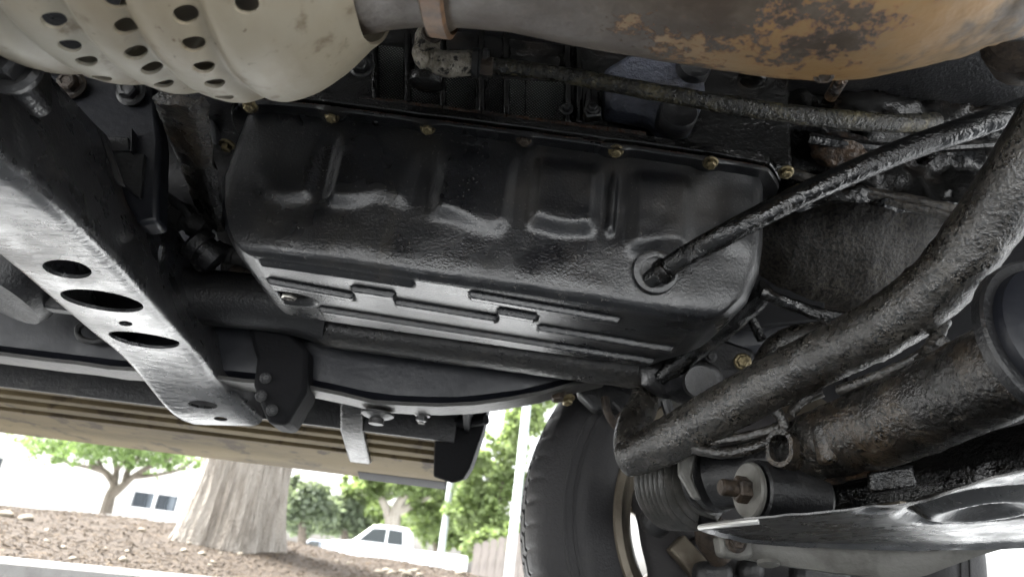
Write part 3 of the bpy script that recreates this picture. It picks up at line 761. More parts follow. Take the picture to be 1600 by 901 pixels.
# ---- heat shields: silhouettes turned about an axis that runs along the car
def shield_radius(tab, Yc, Zc):
    out_ = []
    for (x, y) in tab:
        d = ray(x, y); e = math.atan2(d.z, d.y)
        rho = (Zc-.2)*cos(e)-Yc*sin(e); t = Yc*cos(e)+(Zc-.2)*sin(e)
        out_.append((d.x*t/math.hypot(d.y, d.z), rho))
    return out_
CY, CZ = .325, .60
tab = shield_radius([(52, 100), (56, 101), (130, 113), (230, 129), (310, 144), (400, 155), (440, 157), (480, 144), (520, 120), (555, 90), (572, 73), (583, 62)], CY, CZ)
def smooth_tab(tab, x):
    return (interp(tab, x-.008)+2*interp(tab, x)+interp(tab, x+.008))/4
vx = [shield_radius([q], CY, CZ)[0][0] for q in ((38, 98), (133, 113), (230, 128), (311, 144), (408, 156))]
def cream_r(x, a):
    r_ = smooth_tab(tab, x)
    for v_ in vx:
        r_ -= .0065*math.exp(-((x-v_)/.0075)**2)
        if v_ > vx[0]: r_ += .0018*math.exp(-((x-v_+.02)/.012)**2)
    return r_+.0012*fbm((x, a*.1, 0), 20)
xs = [lerp(tab[0][0], tab[-1][0], i/200) for i in range(201)]
rows = []
for x in xs:
    fr = (x-xs[0])/(xs[-1]-xs[0]); row = []
    for a in [R(-215+i*4) for i in range(66)]:
        x_ = x
        row.append(Vector((x_, CY+cream_r(x, a)*cos(a), CZ+cream_r(x, a)*sin(a))))
    rows.append(row)
mb = MB(); mb.sheet(rows, -.0022)
def hit_cyl(x, y, Yc, Zc, rfun):
    d = ray(x, y); t = 0.2
    while t < 1.2:
        p = CAM+d*t; dy, dz = p.y-Yc, p.z-Zc
        if math.hypot(dy, dz) < rfun(p.x, math.atan2(dz, dy)): return p
        t += .0006
    return None
cuts = []
for (x, y) in ((85, 30), (110, 67), (136, 91), (160, 113), (178, 5), (195, 47), (212, 83), (237, 108), (256, 128), (290, 23), (303, 66), (319, 101), (336, 125), (351, 144), (388, 1), (275, -30)):
    p = hit_cyl(x, y, CY, CZ, lambda q, a: smooth_tab(tab, q))
    if p is None: continue
    ax = Vector((0, p.y-CY, p.z-CZ)).normalized()
    cuts.append(MB().lathe([(.0058, -.02), (.0058, .02)], p, ax, 24))
one = MB()
for c_ in cuts: one.add(c_.v, c_.f)
cs = mb.build('heat_shield', CREAM, V, smooth=40, cutters=[one], label='cream corrugated heat shield with rows of round holes')
# dark pipe inside it
MB().lathe([(.06, -.55), (.06, -.1), (.05, -.03)], (0, CY, CZ), (1, 0, 0), 32).build('exhaust_pipe', DARK, V)

tab2 = shield_radius([(565, 52), (590, 44), (630, 38), (700, 35), (800, 45), (950, 76), (1100, 101), (1200, 115), (1270, 121), (1340, 117), (1400, 105), (1500, 80), (1535, 66), (1548, 52)], .31, .62)
xst = shield_radius([(692, 33)], .31, .62)[0][0]
def rust_r(x, a):
    r_ = smooth_tab(tab2, x)
    r_ += .004*math.exp(-((x-xst)/.007)**4)
    if x > .22: r_ += .004*fbm((x, a*.15, 2), 34)*sstep(.22, .3, x)
    return r_+.0008*fbm((x, a*.1, 1), 25)
rows = []
for i in range(241):
    x = lerp(tab2[0][0]-.01, tab2[-1][0], i/240)
    rows.append([Vector((x, .31+rust_r(x, a)*cos(a), .62+rust_r(x, a)*sin(a))) for a in [R(-215+k*4) for k in range(66)]])
rs_ = MB().sheet(rows, -.0025).build('exhaust_cover', PEEL, V, smooth=45, label='rusty exhaust cover peeling from brown to tan')
STRAP = mat('orange_strap', (0.1820, 0.1008, 0.0520), .55, layers=[((0.1040, 0.0618, 0.0358), 50, .45, .65)], bump=[('noise', 90, .001)])
rows = []
for x in [xst-.0075, xst-.006, xst+.006, xst+.0075]:
    e = .0062 if abs(x-xst) < .007 else .003
    rows.append([Vector((x, .31+(rust_r(xst, 0)+e)*cos(a), .62+(rust_r(xst, 0)+e)*sin(a))) for a in [R(-215+k*5) for k in range(53)]])
MB().grid(rows).build('strap', STRAP, rs_, label='orange-brown band round the exhaust cover')
bolt('brown', rs_, hit_cyl(1289, 114, .31, .62, rust_r) or at(1289, 114, .4), (0, -.4, -1), .8)
# grey-green rod and brown lump at the upper right corner
MB().tube([at(1520, -30, .36), at(1560, 25, .36), at(1640, 20, .36)], .016, 14, 6).build('torsion_rod', GREYD, V)
MB().lathe([(0, 0), (.018, .002), (.026, .01), (.026, .05)], at(1590, 55, .40), (.6, .6, .3), 18).build('bushing', RUSTB, V)

# ---- engine block with oil pan
BLK = .605
mb = MB(); mb.box((-.02, .727, .735), (.60, .20, .20)); blk = mb.build('engine_block', OILK, V, bevel=.006)
# woven plates between ribs of the block
for (xa, xb, ya, yb) in ((592, 630, 70, 172), (642, 690, 108, 178), (692, 742, 118, 182), (765, 788, 120, 186), (795, 820, 122, 190), (822, 884, 125, 194)):
    mb = MB(); mb.prism([at(xa, ya, .618), at(xb, ya+4, .618), at(xb, yb+4, .618), at(xa, yb, .618)], (0, .01, 0)); mb.build('woven_plate', MESH, blk, bevel=.001)
for xx in (585, 636, 691, 752, 791, 888, 905):
    mb = MB(); mb.prism([at(xx-5, 40, .602), at(xx+5, 40, .602), at(xx+6, 192, .602), at(xx-5, 190, .602)], (0, .02, 0)); mb.build('rib', OILK, blk, bevel=.003)
MB().prism([at(x, y, .60) for x, y in ((945, 105), (985, 82), (1100, 95), (1105, 150), (1085, 195), (1040, 200), (1020, 178), (948, 165))], (0, .03, 0)).build('side_cover', mat('blue_grey_cast', (.06, .065, .085), .45, layers=[((.03, .03, .035), 40, .45, .7)], bump=[('noise', 170, .003)]), blk, bevel=.006, label='blue-grey casting behind the pipe')
MB().lathe([(.006, .0), (.012, -.004), (.018, -.004), (.020, .0), (.020, .02)], at(1060, 176, .588), (0, 1, .12), 30).build('core_plug', DARK, blk, label='round recessed plug beside the pipe')
MB().lathe([(.010, .0), (.016, -.004), (.018, 0), (.018, .02)], at(1085, 103, .592), (0, 1, .12), 24).build('core_plug', DARK, blk)
plate([(912, 172), (916, 140), (924, 138), (926, 165), (940, 165), (940, 180), (918, 182)], .59, .012, 'lug', OIL, blk, .002)
bolt('dark', blk, at(926, 169, .588), (0, -1, 0), .7)
bolt('dark', blk, at(565, 104, .59), (0, -1, -.2), 1.35)
bolt('dark', blk, at(885, 170, .602), (0, -1, 0), .8)
MB().prism([at(480, 150, .602), at(600, 152, .602), at(1010, 205, .602), at(1010, 213, .602), at(600, 166, .602), at(480, 158, .602)], (0, .02, 0)).build('gasket_rail', SEAL, blk, bevel=.0015, label='rust-brown gasket edge above the pan flange')

# ---- oil pan (stamped shell)
BX0, BX1, BY0, BY1, BZ = -.248, .185, .632, .792, .460
GR = [((405, 402), (645, 437)), ((735, 456), (968, 496)), ((410, 433), (552, 459)), ((551, 447), (616, 457)), ((618, 468), (776, 494)), ((779, 482), (838, 492)), ((842, 508), (1050, 541)), ((500, 479), (1025, 561))]
segs = []
for a, c in GR:
    A = atz(*a, BZ); C_ = atz(*c, BZ); segs.append((A.x, A.y, C_.x, C_.y))
DP = atz(450, 468, BZ)
def pan_bottom(x, y):
    z = 0
    for (ax_, ay, cx, cy) in segs:
        if x < ax_-.006 or x > cx+.006: continue
        t = (x-ax_)/(cx-ax_); yl = ay+(cy-ay)*t; d = y-yl
        lat = sstep(ax_-.003, ax_+.002, x)*(1-sstep(cx-.002, cx+.003, x))
        if d > -.002: z -= .0058*lat*sstep(-.0012, .0010, d)*(1-sstep(.006, .024, d))
    dd = math.hypot((x-DP.x-.003)/1.5, y-DP.y+.003)
    z += .012*(1-sstep(.012, .021, dd))
    # leak-stained dents by the right end
    z += .0012*fbm((x, y, 3), 30)*sstep(.10, .17, x)
    return z
NX, NY = 300, 320
def shear(x): return .060*(x-BX0)-.012
def plan(u, v_):
    # u, v in -1..1; squared corners rounded a little
    k = .02
    uu = u*(1-k*v_**8*.5*abs(u)**6); vv = v_*(1-k*2*abs(u)**10*v_**2)
    x = lerp(BX0, BX1, (uu+1)/2); y = lerp(BY0, BY1, (vv+1)/2)
    # right-hand corner is cut back towards the far side
    x -= .022*sstep(.2, 1, v_)*sstep(.7, 1, u)
    return x, y+shear(x)
mb = MB(); idx = {}
for j in range(NY+1):
    for i in range(NX+1):
        u = -1+2*i/NX; v_ = -1+2*j/NY
        x, y = plan(u, v_)
        e = min(1-abs(u)*1.0, (1-abs(v_))*.37)
        z = BZ+pan_bottom(x, y)*sstep(0, .03, e+.006)
        idx[i, j] = len(mb.v); mb.v.append((x, y, z))
for j in range(NY):
    for i in range(NX): mb.f.append((idx[i, j], idx[i+1, j], idx[i+1, j+1], idx[i, j+1]))
per = [(i, 0) for i in range(NX)]+[(NX, j) for j in range(NY)]+[(i, NY) for i in range(NX, 0, -1)]+[(0, j) for j in range(NY, 0, -1)]
# bolts' places along the flange
BPX = [(392, 163), (520, 176), (670, 190), (820, 208), (963, 227), (1110, 242), (1228, 272)]
FY = .60
bx = [at(x, y, FY).x for x, y in BPX]
TOPZ = .617
# wall profile: (height fraction, outward offset near side, offset ends)
PROF = [(0, 0.0, 0.0), (.006, .0045, .004), (.022, .0085, .008), (.055, .0115, .012), (.12, .0135, .016), (.25, .0150, .020), (.36, .0160, .022), (.42, .0165, .023), (.46, .0168, .024), (.50, .0170, .025), (.54, .0175, .025), (.60, .018, .026), (.68, .019, .027), (.80, .020, .028), (.92, .021, .029), (1, .022, .030)]
PR2 = []
for (a, c) in zip(PROF, PROF[1:]):
    for k in range(3): PR2.append(tuple(lerp(a[q], c[q], k/3) for q in range(3)))
PR2.append(PROF[-1])
rings = [[idx[p] for p in per]]
def panel(x):
    """0 at the dents under bolts, 1 on the proud panels between them"""
    v_ = 1.0
    for k, b_ in enumerate(bx[1:6]):
        wdt = (.010, .016, .012, .020, .016)[k]
        v_ = min(v_, sstep(wdt*(.1, .25, .4, .5, .5)[k], wdt*(1.7, 1.5, 1.5, 1.35, 1.8)[k], abs(x-b_-.004)))
    return v_
for (h, on, oe) in PR2[1:]:
    ring = []
    for (i, j) in per:
        u = -1+2*i/NX; v_ = -1+2*j/NY
        x, y = plan(u, v_); z = lerp(BZ, TOPZ, h)
        sx_ = (abs(u)**26)*(1 if u > 0 else -1); sy_ = (abs(v_)**10)*(1 if v_ > 0 else -1)
        rx = .068 if u > 0 else .056
        eh = interp([(0, 0), (.02, .22), (.07, .42), (.15, .6), (.3, .82), (.5, 1), (1, .93)], h) if u < 0 else interp([(0, 0), (.02, .25), (.08, .5), (.2, .78), (.4, .95), (.6, 1), (1, 1)], h)
        # rounded plan corners
        nn = Vector((sx_, sy_)); 
        if nn.length > 1: nn = nn/nn.length**.55
        ox = nn.x*rx*eh; oy = nn.y*on
        xx = x+ox; yy = y+oy+ (-.0 if v_ < 0 else 0)
        yy -= shear(x)*h*.75
        if v_ < 0:
            f = abs(sy_)
            rt = sstep(-.04, .02, xx)
            pr = panel(xx)*(1-.75*sstep(.15, .23, xx))*sstep(-.30, -.22, xx)*lerp(.62+.2*sin(xx*60), 1, rt)
            shoulder = .46+.035*sin(xx*37)+.02*sin(xx*90+1)
            up = sstep(shoulder-.10, shoulder+.02, h)*(1-sstep(lerp(.70, .80, rt), lerp(.98, .95, rt), h))
            yy -= f*lerp(.0100, .0088, rt)*pr*up
            # long raised rib right of the fourth bolt
            yy -= f*.006*math.exp(-((xx-bx[4]-.002)/.004)**2)*sstep(.42, .5, h)*(1-sstep(.8, .9, h))
            yy += f*.0016*fbm((xx, z, 7), 16)
            z += 0
        ring.append(len(mb.v)); mb.v.append((xx, yy, z))
    rings.append(ring)
for a, c in zip(rings, rings[1:]):
    k = len(a)
    for q in range(k): mb.f.append((a[q], c[q], c[(q+1) % k], a[(q+1) % k]))
pan = mb.build('oil_pan', PAN, V, smooth=50, label='stamped black oil pan wet with oil, at the middle of the picture')
ringtop = [Vector(mb.v[q]) for q in rings[-1]]
# flange: three thin layers following the pan's rim
def offset_loop(loop, d, z):
    k = len(loop); o = []
    for i in range(k):
        t = (loop[(i+6) % k]-loop[(i-6) % k]); nn = Vector((t.y, -t.x, 0)).normalized(); p = loop[i]+nn*d; o.append(Vector((p.x, p.y, z)))
    return o
cen = sum(ringtop, Vector())/len(ringtop)
base = ringtop[::3]
sg = 1 if (offset_loop(base, .01, 0)[20]-Vector((cen.x, cen.y, 0))).length > (Vector((base[20].x, base[20].y, 0))-Vector((cen.x, cen.y, 0))).length else -1
def flange(name, d0, d1, z0, z1, material, parent, scal=0, label=None):
    mb = MB(); rows = []
    for (d, z) in ((d0, z0), (d1-.001, z0), (d1, z0+.001), (d1, z1-.0006), (d1-.001, z1), (d0, z1)):
        lp = offset_loop(base, d*sg, z)
        if scal:
            for p in lp:
                dip = sum(math.exp(-((p.x-b_)/.011)**4) for b_ in bx)
                if p.y < .67: p.z -= scal*dip if z == z0 else scal*dip*.25; p.y -= .003*dip
        rows.append(lp)
    mb.grid(rows, cv=True, cu=True)
    return mb.build(name, material, parent, smooth=40, label=label)
flange('flange', -.004, .015, .617, .621, PAN, pan, .0035, 'bolted rim of the oil pan')
flange('gasket', -.002, .0125, .6215, .624, SEAL, pan)
flange('block_skirt', -.002, .018, .6245, .634, OIL, pan)
for k, (x, y) in enumerate(BPX):
    p = at(x, y, FY); kind = 'brown' if k in (3,) else 'zinc'
    bolt(kind, pan, Vector((p.x, p.y, .6145)), (0, -.35, -1), .86, roll=k*.7)
bolt('zinc', pan, at(355, 226, .68), (0, 0, -1), 1.0)
# drain plug
mb = MB(); mb.lathe([(.0135, .004), (.0135, -.0015), (.0125, -.0025)], (DP.x, DP.y, BZ+.014), (0, 0, 1), 24)
mb.lathe([(.0095, .0), (.0095, -.010), (.0085, -.0115), (.006, -.0118), (.005, -.010)], (DP.x, DP.y, BZ+.013), (0, 0, 1), 6)
mb.build('drain_plug', mat('worn_steel', (.25, .235, .21), .25, .9, layers=[((.1, .09, .08), 90, .5, .7)]), pan, smooth=25, label='hex drain plug in a pocket of the pan floor')
# port flange with the oil return hose
pc = at(1024, 424, .621)
fn = Vector((0, -1, -.22)).normalized()
MB().lathe([(.014, 0), (.014, .0035), (.0165, .004), (.0215, .003), (.0225, .0), (.0225, -.01)], pc, fn, 36).build('port_ring', PAN, pan, label='round port ring on the pan wall')
MB().tube([at(1015, 438, .622), at(1040, 420, .605), at(1075, 398, .585), at(1130, 368, .552), at(1250, 306, .535), at(1400, 240, .52), at(1500, 205, .51), at(1620, 165, .50)],
          [.0085, .010, .0102, .0102, .0105, .011, .0115, .0115], 20, 10).build('return_hose', OIL, V, label='wet black hose leading from the pan up to the right')
MB().lathe([(.0115, 0), (.0125, .002), (.0125, .008), (.0115, .010)], at(1030, 428, .608), (at(1075, 398, .585)-at(1030, 428, .608)), 24).build('hose_collar', OILK, pan)

# ---- coolant line with its elbow
e0 = at(668, 45, .55); e1 = at(672, 102, .55); e2 = at(740, 98, .55)
mb = MB(); mb.tube([at(672, 40, .56), at(668, 62, .55), at(668, 88, .548), at(690, 100, .546), at(742, 98, .55)], [.010, .0125, .0135, .0125, .0115], 20, 8, disp=lambda p: .0012*fbm(p, 90))
el = mb.build('elbow_fitting', ALU, V, label='grimy aluminium elbow on the block')
bolt('brown', el, at(676, 52, .535), (0, -1, -.1), 1.2)
MB().lathe([(.012, 0), (.017, .002), (.017, .01), (.013, .012)], at(668, 118, .56), (0, .25, -1), 24).build('elbow_base', OIL, el)
mb = MB(); mb.lathe([(.0135, 0), (.0145, .002), (.0145, .006), (.0125, .007), (.0125, .009), (.0145, .010), (.0145, .014), (.012, .016)], at(738, 98, .55), (1, 0, .04), 24); mb.build('clamp', DARK, el)
MB().lathe([(.009, 0), (.0095, .001), (.0095, .010), (.008, .011)], at(752, 104, .545), (1, 0, .02), 6).build('nut', RUSTB, el)
OLIVE = mat('oily_olive_pipe', (.020, .018, .012), .22, layers=[((.10, .085, .045), 26, .44, .66), ((.006, .006, .005), 190, .5, .6)], bump=[('noise', 230, .003)], rvar=(60, .15, .42))
MB().tube([at(765, 102, .55), at(860, 114, .552), at(980, 136, .555), at(1100, 157, .56), at(1250, 180, .57), at(1390, 192, .58), at(1460, 190, .60)], [.0075, .0075, .0082, .0088, .0092, .0096, .0098], 18, 10, disp=lambda p: .0007*fbm(p, 130)).build('coolant_pipe', OLIVE, V, label='long oily pipe running right from the elbow above the pan')

# ---- gearbox bell housing and oily casting right of the pan
AX = Vector((0, .84, .66))
def lump(name, mat_, prof, cyz, amp, sc, x_seg=60, a0=-200, a1=20, label=None, parent=None):
    rows = []
    for i in range(x_seg+1):
        x = lerp(prof[0][0], prof[-1][0], i/x_seg); r_ = interp(prof, x)
        row = []
        for k in range(61):
            a = R(lerp(a0, a1, k/60)); d = Vector((0, cos(a), sin(a))); p = Vector((x, cyz[0], cyz[1]))+d*r_
            row.append(p+d*amp*fbm(p, sc, 4))
        rows.append(row)
    return MB().sheet(rows, .01).build(name, mat_, parent or V, smooth=60, label=label)
tb = shield_radius([(1150, 440), (1190, 470), (1230, 487), (1290, 500), (1360, 505), (1420, 500), (1470, 490)], .86, .70)
bh = lump('bell_housing', CAST, tb, (.86, .70), .004, 16, label='dusty brown bell housing casting right of the oil pan')
plate([(1360, 300), (1700, 250), (1720, 620), (1480, 640), (1320, 610), (1330, 530)], .885, .012, 'dark_filler', PLAS, V, .003)  # added dark filler sheet, hides the rail and blocks sky over the tyre
plate([(1090, 270), (1290, 270), (1290, 500), (1090, 520)], .84, .012, 'gap_filler', PLAS, bh, .003)  # added black sheet that blocks a bright gap beside the pan
# ribs across it
for pts, r_ in (([(1225, 268), (1300, 287), (1400, 308), (1500, 330)], .006), ([(1330, 300), (1420, 322), (1500, 342)], .005), ([(1190, 455), (1240, 478), (1310, 497), (1400, 507)], .007)):
    MB().tube([at(x, y, .645 if pts[0][1] < 400 else .66) for x, y in pts], r_, 10, 8, disp=lambda p: .0015*fbm(p, 70)).build('casting_rib', CAST if pts[0][1] < 400 else OIL, bh)
mb = MB(); rows = []
for j in range(50):
    row = []
    for i in range(90):
        x = 1200+i*5.2; y = 60+j*5.2
        yy = .655+.02*sin(j*.2)-.03*math.exp(-((y-240)/60)**2)*math.exp(-((x-1320)/60)**2)
        p = at(x, y, yy); row.append(p+Vector((0, 1, 0))*.014*fbm(p, 26, 5))
    rows.append(row)
MB().sheet(rows, -.01).build('gearbox_casting', OILK, V, smooth=60, label='oil-soaked black casting above the hose')
RCL = mat('rust_crust', (.075, .045, .025), .45, layers=[((.008, .006, .005), 60, .42, .58)], bump=[('noise', 110, .006)], rvar=(60, .25, .6))
rows = []
for i in range(13):
    th = pi*i/12; rows.append([at(1318, 240, .625)+Vector((sin(th)*cos(a)*.034, sin(th)*sin(a)*.02, cos(th)*.018))*(1+.35*noise.noise(Vector((th*2, a, 1)))) for a in [2*pi*k/20 for k in range(20)]])
MB().grid(rows, cv=True).build('rust_lump', RCL, bh, smooth=60, weld=True, label='rust-crusted boss on the casting')
for (x, y, r_) in ((1240, 105, .010), (1310, 132, .007), (1180, 115, .014), (1350, 205, .008), (1460, 230, .009)):
    c = at(x, y, .62); MB().lathe([(r_*.6, -.012), (r_, -.008), (r_, .02)], c, (random.uniform(-.4, .4), 1, random.uniform(-.2, .4)), 18).build('boss', OILK if x != 1310 else RCL, bh)
for pts in ([(1260, 215), (1400, 232), (1560, 225)],):
    MB().tube([at(x, y, .60+.02*k) for k, (x, y) in enumerate(pts)], .006, 10, 8).build('wiring_harness', OILK, V)

# ---- things left of the pan: mounts and housing seen past the crossmember
hs_ = plate([(60, 112), (240, 128), (250, 220), (246, 345), (215, 350), (150, 230), (95, 165)], .66, .03, 'gearbox_mount', NAVY, V, .005, 'dark gearbox mounting plate behind the heat shield')
bolt('brown', hs_, at(112, 133, .652), (0, -1, -.2), 1.75)
bolt('dark', hs_, at(205, 144, .652), (0, -1, -.2), 1.75)
plate([(140, 212), (200, 214), (203, 236), (160, 236)], .653, .008, 'stiffener', GREYD, hs_, .001)
plate([(160, 234), (226, 240), (218, 310), (190, 285)], .655, .008, 'gusset', GREYD, hs_, .001)
MB().prism([at(203, 200, .648), at(206, 200, .648), at(206, 236, .648), at(203, 236, .648)], (0, .012, 0)).build('clip', DARK, hs_)
plate([(225, 160), (330, 175), (350, 330), (240, 330)], .86, .05, 'transfer_case', mat('transfer_grey', (.12, .12, .125), .5, layers=[((.06, .06, .06), 18, .45, .7)], bump=[('noise', 90, .002)]), V, .01, 'grey housing glimpsed left of the pan')
MB().lathe([(.05, -.1), (.052, -.02), (.052, .12)], at(290, 280, .84), (1, .1, 0), 36).build('output_housing', GREYD, V)
mb = MB(); mb.prism([Vector((-.372, .56, .606)), Vector((-.333, .56, .606)), Vector((-.318, .585, .58)), Vector((-.313, .86, .565)), Vector((-.36, .86, .60))], (0, 0, .02))
rows = []
for i in range(30):
    t = i/29; A = at(lerp(252, 322, t), lerp(140, 322, t**1.05), lerp(.60, .80, t)); B = at(lerp(318, 352, t), lerp(150, 352, t), lerp(.60, .80, t))
    rows.append([A.lerp(B, k/8)+Vector((0, 0, .002*fbm(A.lerp(B, k/8), 60)-(.004 if 0 < k < 8 else 0))) for k in range(9)])
MB().sheet(rows, .012).build('casting_web', OILB, V, smooth=50, label='gritty brown web of casting beside the pan flange')
# linkage lumps below
for (x, y, Y, r_, L_, d, mt) in ((265, 330, .80, .018, .05, (1, .2, -.3), GREYD), (300, 372, .80, .022, .04, (.8, .4, -.5), DARK), (335, 390, .83, .012, .07, (1, 0, -.2), GREYD), (385, 335, .86, .010, .05, (1, 0, 0), PALE), (372, 385, .86, .008, .06, (1, 0, -.1), GREYD), (322, 412, .84, .014, .02, (0, -1, 0), GREYD), (360, 425, .86, .009, .05, (1, 0, 0), RUSTB)):
    MB().lathe([(r_*.7, 0), (r_, .004), (r_, L_*.4), (r_*.8, L_*.42), (r_*.8, L_*.6), (r_*.95, L_*.62), (r_*.95, L_), (r_*.5, L_+.004)], at(x, y, Y), d, 20).build('linkage', mt, V)
plate([(335, 360), (372, 352), (392, 400), (380, 432), (345, 428)], .88, .02, 'shift_bracket', DARK, V, .003)
MB().tube([at(250, 300, .78), at(290, 330, .79), at(325, 385, .82), at(330, 420, .84)], .006, 10, 8).build('cable', DARK, V)

# ---- tube behind the pan (stepped torsion tube)
MB().tube([Vector((-.52, .86, .492)), Vector((-.30, .86, .500)), Vector((-.22, .86, .490))], .036, 24, 10).build('shaft', DARK, V, label='dark round shaft behind the crossmember')
tb = MB(); tb.tube([Vector((-.216, .86, .479)), Vector((-.21, .86, .478)), Vector((0, .86, .476)), Vector((.155, .86, .474)), Vector((.185, .86, .474))], [.020, .026, .026, .026, .024], 24, 14, disp=lambda p: .0012*fbm(p, 60))
tt = tb.build('cross_tube', TUBE, V, label='grimy tube running behind the far edge of the oil pan')
rows = []
for i in range(15):
    th = pi*i/14; rows.append([at(1062, 590, .84)+Vector((sin(th)*cos(a)*.052, sin(th)*sin(a)*.035, cos(th)*.028))*(1+.15*noise.noise(Vector((th*2, a, 5)))) for a in [2*pi*k/24 for k in range(24)]])
kn_ = MB().grid(rows, cv=True).build('tube_mount', DARK, V, smooth=60, weld=True, label='lumpy dark mount at the end of the cross tube')
MB().lathe([(.010, -.004), (.017, -.003), (.018, .0), (.018, .02)], at(1090, 598, .80), (-.1, -1, -.2), 24).build('cap', DARK, kn_)
plate([(1070, 530), (1130, 528), (1180, 545), (1185, 580), (1150, 620), (1090, 615), (1060, 560)], .86, .03, 'mount_arm', DARK, V, .006)
bolt('zinc', kn_, at(1160, 565, .845), (-.2, -1, -.2), 1.2, label='yellow zinc bolt on the dark mount')
for (x, y) in ((1078, 552), (1110, 556), (1050, 520)):
    bolt('dark', kn_, at(x, y, .85), (0, -1, -.3), .9)
MB().tube([at(1170, 485, .78), at(1178, 505, .78), at(1190, 530, .79)], .006, 10, 6).build('hose', OIL, V)
MB().tube([at(1195, 575, .78), at(1215, 545, .78), at(1245, 530, .77), at(1300, 522, .76)], [.016, .017, .017, .016], 16, 8, disp=lambda p: .001*fbm(p, 80)).build('oil_line', SWAY, V, label='short grimy oil line arching behind the sway bar')
# black oily web linking the pan end to the mount
MB().tube([at(1200, 452, .70), at(1120, 520, .76), at(1030, 590, .82)], [.012, .014, .010], 12, 10, disp=lambda p: .003*fbm(p, 60)).build('pan_support', OIL, V)

# ---- sway bar
SB = [(975, 718, .80), (1040, 690, .765), (1150, 628, .71), (1293, 553, .64), (1377, 511, .59), (1450, 459, .55), (1502, 404, .52), (1545, 345, .495), (1595, 270, .465), (1680, 130, .42)]
sb = MB(); sb.tube([at(*q) for q in SB], [.019, .0245, .0255, .0262, .0265, .0265, .0265, .0265, .0262, .026], 40, 22, disp=lambda p: .0011*fbm(p, 75, 4)*sstep(.42, .5, p.y)+.0016*max(0, fbm(p, 160, 2))*sstep(.5, .6, p.y))
swb = sb.build('sway_bar', SWAY, V, smooth=70, label='thick grime-coated sway bar sweeping up to the right')
MB().tube([at(1004, 712, .80), at(985, 700, .81), at(990, 665, .83), at(1005, 632, .86), at(1012, 600, .90)], [.021, .022, .021, .020, .018], 24, 8, flat=.75).build('bar_end', SWAY, swb, label='flattened end of the sway bar turning upward')
MB().tube([at(1040, 625, .84), at(1048, 650, .84), at(1060, 665, .83), at(1100, 650, .83)], .007, 10, 6).build('brake_hose', DARK, V)
MB().tube([at(945, 620, .98), at(950, 645, .98), at(965, 668, .99), at(985, 685, 1.0)], .006, 10, 6).build('brake_line', RUSTB, V)
MB().tube([at(958, 628, .98), at(970, 640, .98), at(978, 655, .99), at(985, 640, 1.0)], .004, 8, 6).build('brake_line', GREYD, V)
plate([(905, 590), (960, 600), (1000, 620), (985, 640), (930, 640), (905, 615)], .98, .03, 'link_bracket', DARK, V, .005)
plate([(1045, 620), (1075, 622), (1075, 645), (1050, 640)], .9, .01, 'link_tab', PALE, V, .002)
bolt('brown', swb, at(975, 655, .97), (-.3, -1, -.2), 1.2)

# ---- steering rack
RKc = [(1620, 555, .47), (1500, 610, .545), (1400, 655, .61), (1300, 690, .68), (1235, 715, .725)]
rk = MB(); rk.tube([at(*q) for q in RKc], [.036, .0365, .0365, .035, .032], 40, 16, disp=lambda p: .0012*fbm(p, 60, 4)+.001*max(0, fbm(p, 170, 2)))
rack = rk.build('steering_rack', OILB, V, smooth=70, label='oil-soaked brown steering rack tube under the sway bar')
MB().tube([at(1250, 712, .72), at(1180, 735, .775), at(1120, 748, .81)], [.031, .034, .034], 32, 10, disp=lambda p: .001*fbm(p, 60)).build('rack_end', DARK, rack)
# square boss
plate([(1275, 660), (1320, 640), (1345, 670), (1335, 715), (1290, 725)], .645, .02, 'boss', OILB, rack, .006)
# clamp bracket
cdir = (at(1500, 610, .545)-at(1620, 555, .47)).normalized()
MB().lathe([(.050, -.018), (.056, -.014), (.058, 0), (.056, .014), (.050, .018), (.036, .02)], at(1655, 535, .475), cdir, 44).build('rack_clamp', NAVY, rack, label='dark clamp hoop round the steering rack at the right edge')
MB().lathe([(.064, -.006), (.066, -.004), (.066, .004), (.064, .006)], at(1655, 535, .475), cdir, 44).build('clamp_band', DARK, rack)
# bellows
bdir = (at(1025, 748, .92)-at(1125, 742, .83)).normalized()
prof = []
for k in range(11*6+1):
    t = k/66; rr = lerp(.034, .052, sstep(0, .35, t))*(1-.25*sstep(.85, 1, t)); prof.append((rr+.003*cos(2*pi*t*11), t*.085))
MB().lathe(prof, at(1112, 752, .835), bdir, 48).build('bellows', BOOT, rack, smooth=60, label='ribbed grey rubber boot on the end of the steering rack')
MB().lathe([(.036, 0), (.041, .002), (.041, .010), (.038, .012), (.038, .016), (.041, .018), (.041, .022), (.036, .024)], at(1124, 742, .82), bdir, 40).build('boot_clamp', GREYD, rack)
plate([(1062, 705), (1090, 702), (1082, 745), (1098, 780), (1085, 778), (1062, 740)], .79, .012, 'boot_shield', PALE, rack, .003)
# bolt with its big washer
wc = at(1172, 766, .70); wd = Vector((-.95, -.2, -.03)).normalized()
MB().lathe([(.010, .004), (.0255, .004), (.027, .002), (.027, -.001), (.010, -.002)], wc, wd, 40).build('washer', PALE, rack, smooth=30, label='large pale washer under the rack mounting bolt')
mb = MB(); mb.lathe([(.013, .003), (.013, .014), (.011, .016)], wc, wd, 6); mb.lathe([(.008, .015), (.008, .030), (.0065, .032), (0, .032)], wc, wd, 20)
mb.build('mounting_bolt', RUSTB, rack, smooth=25, label='rusty mounting nut and stud in front of the washer')
MB().lathe([(.028, -.004), (.030, -.006), (.030, -.07), (.026, -.075)], wc, wd, 32).build('rack_bush', DARK, rack)
